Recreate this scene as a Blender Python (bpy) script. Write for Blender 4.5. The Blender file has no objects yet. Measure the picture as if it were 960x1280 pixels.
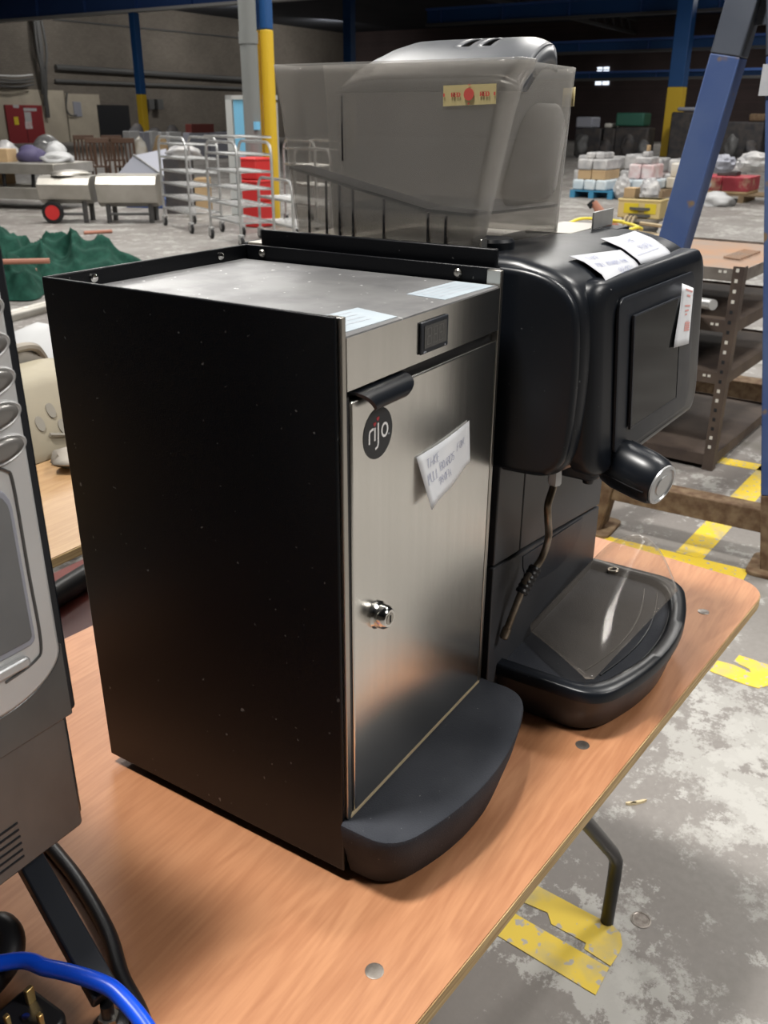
import bpy, bmesh, math, random
from mathutils import Vector, Matrix
random.seed(7)
SC = bpy.context.scene
COL = SC.collection
PI = math.pi

# ------------------------------------------------------------------ camera
F, YAW, PITCH, ROLL = 1118.08, 1.004959, -0.414936, 0.005164
CAM = Vector((-0.507118, -0.363896, 1.390333))
fwd = Vector((math.sin(YAW) * math.cos(PITCH), math.cos(YAW) * math.cos(PITCH), math.sin(PITCH)))
rgt0 = Vector((math.cos(YAW), -math.sin(YAW), 0))
up0 = rgt0.cross(fwd)
rgt = math.cos(ROLL) * rgt0 + math.sin(ROLL) * up0
up = -math.sin(ROLL) * rgt0 + math.cos(ROLL) * up0
cd = bpy.data.cameras.new('camera')
cam = bpy.data.objects.new('camera', cd)
COL.objects.link(cam)
cam.matrix_world = Matrix(((rgt.x, up.x, -fwd.x, CAM.x), (rgt.y, up.y, -fwd.y, CAM.y), (rgt.z, up.z, -fwd.z, CAM.z), (0, 0, 0, 1)))
cd.sensor_fit = 'VERTICAL'
cd.sensor_height = 36.0
cd.lens = 36.0 * F / 1280.0
cd.clip_start = 0.02
cd.clip_end = 300
cd.dof.use_dof = True
cd.dof.focus_distance = 0.95
cd.dof.aperture_fstop = 15.0
SC.camera = cam

# ------------------------------------------------------------------ world, lamps, exposure
SC.view_settings.view_transform = 'Standard'
SC.view_settings.look = 'None'
SC.view_settings.exposure = 0.0
SC.view_settings.gamma = 1.0
SC.view_settings.use_curve_mapping = False
wd = bpy.data.worlds.new('world')
SC.world = wd
wd.use_nodes = True
wd.node_tree.nodes['Background'].inputs[0].default_value = (0.55, 0.65, 0.8, 1)
wd.node_tree.nodes['Background'].inputs[1].default_value = 0.6


def area(name, loc, target, sx, sy, power, color=(1, 0.97, 0.92)):
    l = bpy.data.lights.new(name, 'AREA')
    l.shape = 'RECTANGLE'
    l.size, l.size_y, l.energy, l.color = sx, sy, power, color
    o = bpy.data.objects.new(name, l)
    COL.objects.link(o)
    o.location = loc
    d = Vector(target) - Vector(loc)
    o.rotation_euler = d.to_track_quat('-Z', 'Y').to_euler()
    return o


area('unseen_lamp', (-0.75, 0.95, 6.5), (0.1, 0.2, 0.7), 0.6, 0.6, 470)
area('unseen_lamp', (4.8, -1.5, 6.8), (4.8, -1.5, 0), 1.2, 1.2, 290)
area('unseen_lamp', (1.8, -6.0, 6.8), (1.8, -6.0, 0), 2.5, 2.5, 560)  # added out of view to brighten the floor mirrored in the steel door
for lx, ly, pw in ((5.5, 5.5, 240), (8.5, 10.5, 430), (12, 4, 400), (17.5, 2, 420), (14, 12, 300), (22, 9, 260), (2.5, 9.5, 180), (22, 26, 420), (32, 6, 420), (44, 8, 420), (57, 14, 420)):
    area('unseen_lamp', (lx, ly, 6.9), (lx, ly, 0), 2.0, 2.0, pw)  # unseen lamps over the hall; the farthest are added to lift the background


for lx in (36, 46, 57):
    area('unseen_lamp', (lx, 40.5, 7.45), (lx + 1.5, 46, 2.5), 2.5, 1.5, 330)  # added above the view to brighten the left wall


# ------------------------------------------------------------------ survey helpers (sight lines cut by real planes)
def at(px, py, z=0.0):
    d = rgt * ((px - 480) / F) - up * ((py - 640) / F) + fwd
    return CAM + d * ((z - CAM.z) / d.z)


def on(px, py, axis, v):
    d = rgt * ((px - 480) / F) - up * ((py - 640) / F) + fwd
    return CAM + d * ((v - CAM[axis]) / d[axis])


def hz(P, py):
    """height above ground point P that is seen on row py"""
    k = (640 - py) / F
    b = Vector((P[0], P[1], 0)) - CAM
    # (b+z*Z).up = k*(b+z*Z).fwd
    return (k * b.dot(fwd) - b.dot(up)) / (up.z - k * fwd.z)


# ------------------------------------------------------------------ materials
def mat(name, col, rough=0.5, metal=0.0, col2=None, scale=8.0, stretch=(1, 1, 1), lo=0.35, hi=0.65, bump=0.0, bscale=None,
        rvar=0.0, alpha=1.0, spec=0.5, coat=0.0, emit=None, estr=1.0, detail=5.0, speck=None, speck_scale=220, speck_t=0.78):
    m = bpy.data.materials.new(name)
    m.use_nodes = True
    nt = m.node_tree
    N, L = nt.nodes, nt.links
    b = N['Principled BSDF']
    b.inputs['Base Color'].default_value = (*col, 1)
    b.inputs['Roughness'].default_value = rough
    b.inputs['Metallic'].default_value = metal
    b.inputs['Alpha'].default_value = alpha
    b.inputs['Specular IOR Level'].default_value = spec
    b.inputs['Coat Weight'].default_value = coat
    if emit:
        b.inputs['Emission Color'].default_value = (*emit, 1)
        b.inputs['Emission Strength'].default_value = estr
    tc = N.new('ShaderNodeTexCoord')
    mp = N.new('ShaderNodeMapping')
    mp.inputs['Scale'].default_value = stretch
    L.new(tc.outputs['Object'], mp.inputs['Vector'])
    nz = N.new('ShaderNodeTexNoise')
    nz.inputs['Scale'].default_value = scale
    nz.inputs['Detail'].default_value = detail
    L.new(mp.outputs[0], nz.inputs['Vector'])
    out = None
    if col2:
        r = N.new('ShaderNodeMapRange')
        r.inputs['From Min'].default_value = lo
        r.inputs['From Max'].default_value = hi
        L.new(nz.outputs['Fac'], r.inputs['Value'])
        mx = N.new('ShaderNodeMix')
        mx.data_type = 'RGBA'
        mx.inputs[6].default_value = (*col, 1)
        mx.inputs[7].default_value = (*col2, 1)
        L.new(r.outputs[0], mx.inputs[0])
        out = mx.outputs[2]
    if speck:
        n2 = N.new('ShaderNodeTexNoise')
        n2.inputs['Scale'].default_value = speck_scale
        n2.inputs['Detail'].default_value = 2
        L.new(tc.outputs['Object'], n2.inputs['Vector'])
        r2 = N.new('ShaderNodeMapRange')
        r2.inputs['From Min'].default_value = speck_t
        r2.inputs['From Max'].default_value = speck_t + 0.05
        L.new(n2.outputs['Fac'], r2.inputs['Value'])
        m2 = N.new('ShaderNodeMix')
        m2.data_type = 'RGBA'
        m2.inputs[6].default_value = (*col, 1)
        if out:
            L.new(out, m2.inputs[6])
        m2.inputs[7].default_value = (*speck, 1)
        L.new(r2.outputs[0], m2.inputs[0])
        out = m2.outputs[2]
    if out:
        L.new(out, b.inputs['Base Color'])
    if rvar:
        r3 = N.new('ShaderNodeMapRange')
        r3.inputs['To Min'].default_value = max(0.02, rough - rvar)
        r3.inputs['To Max'].default_value = min(1, rough + rvar)
        L.new(nz.outputs['Fac'], r3.inputs['Value'])
        L.new(r3.outputs[0], b.inputs['Roughness'])
    if bump:
        bn = N.new('ShaderNodeTexNoise')
        bn.inputs['Scale'].default_value = bscale or scale * 3
        bn.inputs['Detail'].default_value = 4
        L.new(mp.outputs[0], bn.inputs['Vector'])
        bp = N.new('ShaderNodeBump')
        bp.inputs['Strength'].default_value = bump
        bp.inputs['Distance'].default_value = 0.002
        L.new(bn.outputs['Fac'], bp.inputs['Height'])
        L.new(bp.outputs[0], b.inputs['Normal'])
    return m


def wood_mat(name, c1, c2, c3, ang=-0.085, rough=0.42):
    m = bpy.data.materials.new(name)
    m.use_nodes = True
    N, L = m.node_tree.nodes, m.node_tree.links
    b = N['Principled BSDF']
    tc = N.new('ShaderNodeTexCoord')
    mp = N.new('ShaderNodeMapping')
    mp.inputs['Rotation'].default_value = (0, 0, 0)
    mp.inputs['Scale'].default_value = (1.6, 9, 6)
    L.new(tc.outputs['Object'], mp.inputs['Vector'])
    n1 = N.new('ShaderNodeTexNoise')
    n1.inputs['Scale'].default_value = 1.7
    n1.inputs['Detail'].default_value = 3
    n1.inputs['Distortion'].default_value = 1.4
    L.new(mp.outputs[0], n1.inputs['Vector'])
    # contour the noise into cathedral figure
    sn = N.new('ShaderNodeMath')
    sn.operation = 'MULTIPLY'
    sn.inputs[1].default_value = 26
    L.new(n1.outputs['Fac'], sn.inputs[0])
    sn2 = N.new('ShaderNodeMath')
    sn2.operation = 'SINE'
    L.new(sn.outputs[0], sn2.inputs[0])
    mp2 = N.new('ShaderNodeMapping')
    mp2.inputs['Scale'].default_value = (9, 110, 60)
    L.new(tc.outputs['Object'], mp2.inputs['Vector'])
    n2 = N.new('ShaderNodeTexNoise')
    n2.inputs['Scale'].default_value = 2.0
    n2.inputs['Detail'].default_value = 6
    L.new(mp2.outputs[0], n2.inputs['Vector'])
    n3 = N.new('ShaderNodeTexNoise')
    n3.inputs['Scale'].default_value = 2.6
    n3.inputs['Detail'].default_value = 4
    L.new(tc.outputs['Object'], n3.inputs['Vector'])
    r3 = N.new('ShaderNodeMapRange')
    r3.inputs['From Min'].default_value = 0.35
    r3.inputs['From Max'].default_value = 0.65
    L.new(n3.outputs['Fac'], r3.inputs['Value'])
    a = N.new('ShaderNodeMix')
    a.data_type = 'RGBA'
    a.inputs[6].default_value = (*c1, 1)
    a.inputs[7].default_value = (*c2, 1)
    L.new(r3.outputs[0], a.inputs[0])
    mm = N.new('ShaderNodeMath')
    mm.operation = 'MULTIPLY_ADD'
    mm.inputs[1].default_value = 0.14
    mm.inputs[2].default_value = 0.0
    L.new(sn2.outputs[0], mm.inputs[0])
    ad = N.new('ShaderNodeMath')
    ad.operation = 'ADD'
    L.new(mm.outputs[0], ad.inputs[0])
    L.new(n2.outputs['Fac'], ad.inputs[1])
    r4 = N.new('ShaderNodeMapRange')
    r4.inputs['From Min'].default_value = 0.3
    r4.inputs['From Max'].default_value = 0.8
    r4.inputs['To Max'].default_value = 0.6
    L.new(ad.outputs[0], r4.inputs['Value'])
    c = N.new('ShaderNodeMix')
    c.data_type = 'RGBA'
    c.inputs[7].default_value = (*c3, 1)
    L.new(a.outputs[2], c.inputs[6])
    L.new(r4.outputs[0], c.inputs[0])
    L.new(c.outputs[2], b.inputs['Base Color'])
    b.inputs['Roughness'].default_value = rough
    bp = N.new('ShaderNodeBump')
    bp.inputs['Strength'].default_value = 0.08
    bp.inputs['Distance'].default_value = 0.002
    L.new(n2.outputs['Fac'], bp.inputs['Height'])
    L.new(bp.outputs[0], b.inputs['Normal'])
    return m


def concrete_mat():
    m = bpy.data.materials.new('concrete')
    m.use_nodes = True
    N, L = m.node_tree.nodes, m.node_tree.links
    b = N['Principled BSDF']
    tc = N.new('ShaderNodeTexCoord')

    def nz(scale, detail, dist=0.0, rough=0.55, stretch=None):
        n = N.new('ShaderNodeTexNoise')
        n.inputs['Scale'].default_value = scale
        n.inputs['Detail'].default_value = detail
        n.inputs['Distortion'].default_value = dist
        n.inputs['Roughness'].default_value = rough
        if stretch:
            mp = N.new('ShaderNodeMapping')
            mp.inputs['Scale'].default_value = stretch
            mp.inputs['Rotation'].default_value = (0, 0, 0.5)
            L.new(tc.outputs['Object'], mp.inputs['Vector'])
            L.new(mp.outputs[0], n.inputs['Vector'])
        else:
            L.new(tc.outputs['Object'], n.inputs['Vector'])
        return n.outputs['Fac']

    def rng(x, a, c, t0=0, t1=1):
        r = N.new('ShaderNodeMapRange')
        r.inputs['From Min'].default_value = a
        r.inputs['From Max'].default_value = c
        r.inputs['To Min'].default_value = t0
        r.inputs['To Max'].default_value = t1
        L.new(x, r.inputs['Value'])
        return r.outputs[0]

    def mix(f, a, c):
        x = N.new('ShaderNodeMix')
        x.data_type = 'RGBA'
        for i, v in ((6, a), (7, c)):
            if isinstance(v, tuple):
                x.inputs[i].default_value = (*v, 1)
            else:
                L.new(v, x.inputs[i])
        L.new(f, x.inputs[0])
        return x.outputs[2]

    def mul(a, c):
        x = N.new('ShaderNodeMath')
        x.operation = 'MULTIPLY'
        L.new(a, x.inputs[0])
        L.new(c, x.inputs[1])
        return x.outputs[0]
    base = mix(rng(nz(0.7, 3), 0.4, 0.6), (0.19, 0.172, 0.160), (0.245, 0.23, 0.215))
    base = mix(rng(nz(60, 4), 0.3, 0.7, 0, 0.35), base, (0.16, 0.145, 0.135))
    def madd(a, k, c):
        x = N.new('ShaderNodeMath')
        x.operation = 'MULTIPLY_ADD'
        x.inputs[1].default_value = k
        L.new(a, x.inputs[0])
        L.new(c, x.inputs[2])
        return x.outputs[0]
    patch = rng(madd(nz(1.1, 2), 0.5, nz(8.0, 13, 0.1, 0.78)), 0.80, 0.85, 0, 0.9)
    base = mix(patch, base, (0.37, 0.362, 0.34))
    fine = rng(madd(nz(2.3, 2), 0.7, nz(14, 12, 0.1, 0.76)), 0.93, 0.97, 0, 0.85)
    base = mix(fine, base, (0.42, 0.412, 0.39))
    stain = mul(rng(nz(2.2, 5, 0.8), 0.56, 0.66, 0, 0.75), rng(nz(0.35, 1), 0.48, 0.6))
    base = mix(stain, base, (0.09, 0.085, 0.06))
    L.new(base, b.inputs['Base Color'])
    L.new(rng(nz(3.0, 4), 0.3, 0.7, 0.45, 0.75), b.inputs['Roughness'])
    bp = N.new('ShaderNodeBump')
    bp.inputs['Strength'].default_value = 0.15
    bp.inputs['Distance'].default_value = 0.003
    L.new(nz(40, 5), bp.inputs['Height'])
    L.new(bp.outputs[0], b.inputs['Normal'])
    return m


def smoke_plastic(name, tint, haze, gl, fac, rough=0.2):
    m = bpy.data.materials.new(name)
    m.use_nodes = True
    N, L = m.node_tree.nodes, m.node_tree.links
    N.remove(N['Principled BSDF'])
    o = N['Material Output']
    t = N.new('ShaderNodeBsdfTransparent')
    t.inputs[0].default_value = (*tint, 1)
    p = N.new('ShaderNodeBsdfPrincipled')
    p.inputs['Base Color'].default_value = (*haze, 1)
    p.inputs['Roughness'].default_value = rough
    p.inputs['Specular IOR Level'].default_value = gl
    tc = N.new('ShaderNodeTexCoord')
    nz = N.new('ShaderNodeTexNoise')
    nz.inputs['Scale'].default_value = 22
    nz.inputs['Detail'].default_value = 6
    L.new(tc.outputs['Object'], nz.inputs['Vector'])
    r = N.new('ShaderNodeMapRange')
    r.inputs['To Min'].default_value = fac * 0.8
    r.inputs['To Max'].default_value = fac * 1.2
    L.new(nz.outputs['Fac'], r.inputs['Value'])
    lw = N.new('ShaderNodeLayerWeight')
    lw.inputs[0].default_value = 0.5
    pw = N.new('ShaderNodeMath')
    pw.operation = 'POWER'
    pw.inputs[1].default_value = 4.0
    L.new(lw.outputs['Facing'], pw.inputs[0])
    ml = N.new('ShaderNodeMath')
    ml.operation = 'MULTIPLY'
    ml.inputs[1].default_value = 0.55
    L.new(pw.outputs[0], ml.inputs[0])
    a = N.new('ShaderNodeMath')
    a.operation = 'ADD'
    a.use_clamp = True
    L.new(r.outputs[0], a.inputs[0])
    L.new(ml.outputs[0], a.inputs[1])
    x = N.new('ShaderNodeMixShader')
    L.new(a.outputs[0], x.inputs[0])
    L.new(t.outputs[0], x.inputs[1])
    L.new(p.outputs[0], x.inputs[2])
    L.new(x.outputs[0], o.inputs['Surface'])
    return m


def brick_mat(name, c1, c2, mortar, scale):
    m = bpy.data.materials.new(name)
    m.use_nodes = True
    N, L = m.node_tree.nodes, m.node_tree.links
    b = N['Principled BSDF']
    tc = N.new('ShaderNodeTexCoord')
    mp = N.new('ShaderNodeMapping')
    mp.inputs['Rotation'].default_value = (PI / 2, 0, 0)
    L.new(tc.outputs['Object'], mp.inputs['Vector'])
    bt = N.new('ShaderNodeTexBrick')
    bt.inputs['Color1'].default_value = (*c1, 1)
    bt.inputs['Color2'].default_value = (*c2, 1)
    bt.inputs['Mortar'].default_value = (*mortar, 1)
    bt.inputs['Scale'].default_value = scale
    L.new(mp.outputs[0], bt.inputs['Vector'])
    nz = N.new('ShaderNodeTexNoise')
    nz.inputs['Scale'].default_value = 0.5
    L.new(tc.outputs['Object'], nz.inputs['Vector'])
    hs = N.new('ShaderNodeMix')
    hs.data_type = 'RGBA'
    hs.blend_type = 'MULTIPLY'
    hs.inputs[0].default_value = 0.5
    L.new(bt.outputs['Color'], hs.inputs[6])
    L.new(nz.outputs['Fac'], hs.inputs[7])
    L.new(hs.outputs[2], b.inputs['Base Color'])
    b.inputs['Roughness'].default_value = 0.9
    return m


M = {}
M['concrete'] = concrete_mat()
M['paint_yellow'] = mat('yellow_floor_paint', (0.72, 0.52, 0.045), 0.6, col2=(0.42, 0.36, 0.2), scale=9, lo=0.5, hi=0.72, detail=8, speck=(0.4, 0.37, 0.33), speck_scale=45, speck_t=0.6)
M['table'] = wood_mat('orange_plywood', (0.40, 0.178, 0.083), (0.48, 0.235, 0.118), (0.295, 0.115, 0.050))
M['table_pale'] = wood_mat('pale_plywood', (0.36, 0.22, 0.105), (0.40, 0.255, 0.13), (0.27, 0.145, 0.065))
M['ply_edge'] = mat('plywood_edge', (0.55, 0.40, 0.2), 0.7, col2=(0.33, 0.21, 0.09), scale=12, stretch=(1, 1, 30))
M['stud'] = mat('stud_metal', (0.33, 0.30, 0.27), 0.35, 0.8, col2=(0.2, 0.17, 0.15), scale=90)
M['black_steel'] = mat('black_coated_steel', (0.004, 0.0045, 0.006), 0.33, spec=0.20, bump=0.12, bscale=900, speck=(0.13, 0.13, 0.13), speck_scale=130, speck_t=0.715, rvar=0.06, scale=9)
M['black_plastic'] = mat('black_plastic', (0.007, 0.009, 0.013), 0.33, spec=0.38, speck=(0.12, 0.13, 0.14), speck_scale=210, speck_t=0.75, rvar=0.08, scale=14)
M['black_satin'] = mat('satin_black_plastic', (0.016, 0.019, 0.026), 0.42, rvar=0.08, scale=30)
M['charcoal'] = mat('charcoal_dusty_plastic', (0.024, 0.027, 0.035), 0.75, spec=0.25, bump=0.35, bscale=700, col2=(0.036, 0.039, 0.048), scale=18, speck=(0.20, 0.20, 0.20), speck_scale=260, speck_t=0.74)
M['dark_grey'] = mat('dark_grey_panel', (0.030, 0.032, 0.038), 0.45, col2=(0.045, 0.046, 0.05), scale=10, speck=(0.15, 0.15, 0.15), speck_scale=180, speck_t=0.76)
M['steel'] = mat('brushed_steel', (0.82, 0.81, 0.77), 0.24, 1.0, col2=(0.77, 0.76, 0.72), scale=3, stretch=(40, 40, 0.6), bump=0.015, bscale=14, rvar=0.04, lo=0.2, hi=0.8)
M['steel_top'] = mat('scuffed_steel_top', (0.30, 0.30, 0.305), 0.45, 0.6, col2=(0.21, 0.21, 0.215), scale=16, lo=0.4, hi=0.6, rvar=0.12, speck=(0.85, 0.85, 0.85), speck_scale=120, speck_t=0.7)
M['steel_trim'] = mat('steel_trim', (0.50, 0.48, 0.44), 0.3, 1.0)
M['chrome'] = mat('chrome', (0.78, 0.77, 0.74), 0.12, 1.0)
M['dull_steel'] = mat('dull_stainless', (0.55, 0.53, 0.49), 0.45, 0.75, col2=(0.42, 0.40, 0.36), scale=3)
M['galv'] = mat('galvanised_tube', (0.62, 0.63, 0.63), 0.38, 0.7, col2=(0.5, 0.5, 0.5), scale=14)
M['rusty_tube'] = mat('stained_tube', (0.34, 0.30, 0.25), 0.33, 0.85, col2=(0.16, 0.12, 0.08), scale=40)
M['paper'] = mat('dimmed_paper', (0.52, 0.53, 0.56), 0.9, spec=0.1, col2=(0.47, 0.485, 0.52), scale=25)  # paper colour darkened to offset the strong light from above
M['paper_lift'] = mat('lifted_paper', (0.80, 0.81, 0.84), 0.9, spec=0.1, col2=(0.74, 0.76, 0.80), scale=25)  # same paper made lighter, since upright faces catch less light
M['ink'] = mat('blue_grey_ink', (0.30, 0.32, 0.46), 0.8)
M['ink_dark'] = mat('grey_print', (0.36, 0.38, 0.42), 0.8)
M['ink_red'] = mat('red_print', (0.62, 0.09, 0.07), 0.7)
M['ink_pink'] = mat('faded_red_print', (0.78, 0.40, 0.38), 0.7)
M['clear_label'] = mat('frosted_label', (0.38, 0.43, 0.47), 0.7, spec=0.15, col2=(0.32, 0.37, 0.41), scale=30)
M['logo_black'] = mat('logo_disc', (0.022, 0.024, 0.027), 0.45)
M['logo_white'] = mat('logo_white', (0.85, 0.85, 0.85), 0.5)
M['logo_red'] = mat('logo_red', (0.42, 0.04, 0.05), 0.5)
M['lcd'] = mat('lcd_glass', (0.045, 0.045, 0.045), 0.15)
M['lcd_seg'] = mat('lcd_segments', (0.12, 0.12, 0.115), 0.3)
M['screen'] = mat('screen_glass', (0.010, 0.011, 0.012), 0.08, spec=0.2)
M['silver_cap'] = mat('silver_cap', (0.52, 0.53, 0.54), 0.35, 0.6)
M['hopper'] = smoke_plastic('smoked_hopper_plastic', (0.80, 0.79, 0.775), (0.62, 0.605, 0.58), 0.6, 0.155, 0.2)
M['hopper_line'] = smoke_plastic('smoked_hopper_ramp', (0.40, 0.39, 0.39), (0.04, 0.04, 0.045), 0.5, 0.33, 0.3)
M['lid'] = mat('grey_lid_plastic', (0.075, 0.08, 0.09), 0.32, col2=(0.095, 0.10, 0.11), scale=12, speck=(0.3, 0.3, 0.3), speck_scale=160, speck_t=0.76)
M['clear'] = smoke_plastic('clear_acrylic', (0.93, 0.91, 0.88), (0.55, 0.50, 0.46), 0.8, 0.075, 0.10)
M['tape'] = mat('masking_tape', (0.62, 0.52, 0.26), 0.6)
M['machine_silver'] = mat('silver_plastic', (0.58, 0.58, 0.58), 0.36, 0.2, col2=(0.53, 0.53, 0.53), scale=6)
M['machine_grey'] = mat('grey_window', (0.13, 0.135, 0.14), 0.35, col2=(0.20, 0.205, 0.21), scale=7)
M['machine_dark'] = mat('dark_gloss_plastic', (0.05, 0.05, 0.05), 0.25, col2=(0.10, 0.10, 0.098), scale=9, stretch=(1, 1, 0.5))
M['button'] = mat('button_grey', (0.22, 0.21, 0.20), 0.3, 0.4)
M['led'] = mat('button_lamp', (0.08, 0.10, 0.16), 0.2)
M['blue_hose'] = mat('blue_hose', (0.005, 0.08, 0.72), 0.32)
M['rubber'] = mat('black_rubber', (0.012, 0.012, 0.014), 0.4)
M['brass'] = mat('brass', (0.78, 0.55, 0.22), 0.3, 0.9)
M['blue_paint'] = mat('blue_paint', (0.040, 0.080, 0.23), 0.55, col2=(0.075, 0.120, 0.26), scale=4, speck=(0.20, 0.14, 0.08), speck_scale=14, speck_t=0.64)
M['grey_paint'] = mat('grey_blue_paint', (0.06, 0.072, 0.10), 0.55, col2=(0.085, 0.10, 0.13), scale=6)
M['rust'] = mat('rusty_steel', (0.105, 0.058, 0.03), 0.85, col2=(0.21, 0.145, 0.085), scale=26, bump=0.4)
M['rack'] = mat('brown_rack_steel', (0.050, 0.035, 0.029), 0.8, 0.0, col2=(0.09, 0.065, 0.05), scale=7)
M['rack_edge'] = mat('grey_rack_steel', (0.20, 0.18, 0.16), 0.55, 0.2, col2=(0.12, 0.10, 0.09), scale=14)
M['rust_tray'] = mat('rusty_tray', (0.34, 0.19, 0.11), 0.8, col2=(0.26, 0.2, 0.16), scale=5)
M['hole'] = mat('pale_hole', (0.62, 0.6, 0.55), 0.8)
M['col_blue'] = mat('column_blue', (0.012, 0.075, 0.23), 0.5)
M['col_yellow'] = mat('column_yellow', (0.70, 0.46, 0.03), 0.5)
M['pole_grey'] = mat('pole_grey', (0.20, 0.21, 0.205), 0.55)
M['wall'] = brick_mat('painted_brick', (0.22, 0.195, 0.165), (0.19, 0.165, 0.14), (0.15, 0.13, 0.11), 2.2)
M['wall_dark'] = brick_mat('dark_brick', (0.11, 0.075, 0.075), (0.09, 0.065, 0.065), (0.06, 0.05, 0.045), 2.2)
M['wall_cream'] = mat('cream_render', (0.50, 0.45, 0.36), 0.9, col2=(0.42, 0.37, 0.30), scale=1)
M['roof'] = mat('dark_roof', (0.018, 0.024, 0.038), 0.85, col2=(0.03, 0.035, 0.05), scale=0.5)
M['girder'] = mat('girder_blue', (0.05, 0.12, 0.36), 0.6)
M['girder_edge'] = mat('girder_flange', (0.6, 0.6, 0.6), 0.6)
M['dim_steel'] = mat('dim_steel', (0.10, 0.10, 0.10), 0.6, 0.2)
M['daylight'] = mat('daylit_window', (0.8, 0.85, 0.95), 0.5, emit=(0.80, 0.88, 1.0), estr=1.5)
M['red_door'] = mat('red_door_paint', (0.26, 0.025, 0.03), 0.5)
M['black_gap'] = mat('dark_opening', (0.008, 0.009, 0.012), 0.8)
M['pale_panel'] = mat('pale_blue_panel', (0.20, 0.52, 0.78), 0.45)
M['grey_frame'] = mat('pale_grey_frame', (0.45, 0.47, 0.47), 0.5)
M['white'] = mat('white_sheet', (0.47, 0.475, 0.48), 0.6)
M['red_plastic'] = mat('red_plastic', (0.62, 0.03, 0.03), 0.45)
M['card'] = mat('brown_card', (0.48, 0.34, 0.19), 0.85, col2=(0.42, 0.29, 0.16), scale=4)
M['film'] = mat('white_wrapped_goods', (0.56, 0.55, 0.54), 0.3, col2=(0.33, 0.33, 0.34), scale=5, bump=1.0)
M['film_blue'] = mat('pale_blue_carton', (0.45, 0.55, 0.62), 0.5, col2=(0.65, 0.70, 0.72), scale=3)
M['film_cream'] = mat('cream_wrapped_goods', (0.55, 0.49, 0.38), 0.45, col2=(0.66, 0.63, 0.57), scale=4, bump=0.6)
M['film_pink'] = mat('pink_wrapped_goods', (0.58, 0.38, 0.38), 0.45, col2=(0.68, 0.62, 0.62), scale=5, bump=0.6)
M['red_goods'] = mat('red_wrapped_goods', (0.42, 0.05, 0.07), 0.5, col2=(0.55, 0.36, 0.25), scale=5, lo=0.55, hi=0.7)
M['pallet'] = mat('pallet_wood', (0.32, 0.24, 0.15), 0.85, col2=(0.24, 0.17, 0.1), scale=6)
M['pallet_blue'] = mat('blue_pallet', (0.04, 0.22, 0.38), 0.7)
M['net'] = mat('green_netting', (0.008, 0.046, 0.032), 0.9, spec=0.2, col2=(0.016, 0.075, 0.053), scale=14, bump=0.8, bscale=60)
M['copper_pole'] = mat('copper_brown_pole', (0.40, 0.17, 0.11), 0.6)
M['chair_wood'] = mat('dark_chair_wood', (0.075, 0.038, 0.022), 0.5)
M['cream_plastic'] = mat('cream_plastic', (0.33, 0.295, 0.22), 0.6, spec=0.25, col2=(0.28, 0.25, 0.19), scale=8)
M['oval'] = mat('grey_oval', (0.22, 0.205, 0.175), 0.6)
M['grey_cloth'] = mat('grey_cloth', (0.33, 0.30, 0.26), 0.85, col2=(0.25, 0.23, 0.2), scale=12, bump=0.5)
M['mahogany'] = mat('dark_red_box', (0.13, 0.03, 0.025), 0.45)
M['purple'] = mat('purple_sack', (0.07, 0.06, 0.13), 0.7)
M['grey_sheet'] = mat('grey_sheet', (0.30, 0.31, 0.36), 0.5)
M['wire_yellow'] = mat('yellow_cable', (0.72, 0.62, 0.06), 0.5)
M['crate_yellow'] = mat('cream_yellow_crate', (0.66, 0.52, 0.24), 0.6)
M['crate_bright'] = mat('yellow_label', (0.72, 0.56, 0.03), 0.6)
M['rope'] = mat('tan_rope', (0.42, 0.34, 0.22), 0.8)
M['dark_goods'] = mat('dark_goods', (0.03, 0.03, 0.035), 0.7, col2=(0.07, 0.06, 0.055), scale=4)
M['green_goods'] = mat('green_machine', (0.03, 0.13, 0.09), 0.6)
M['wood_stick'] = mat('splinter_wood', (0.55, 0.45, 0.28), 0.8)


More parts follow.
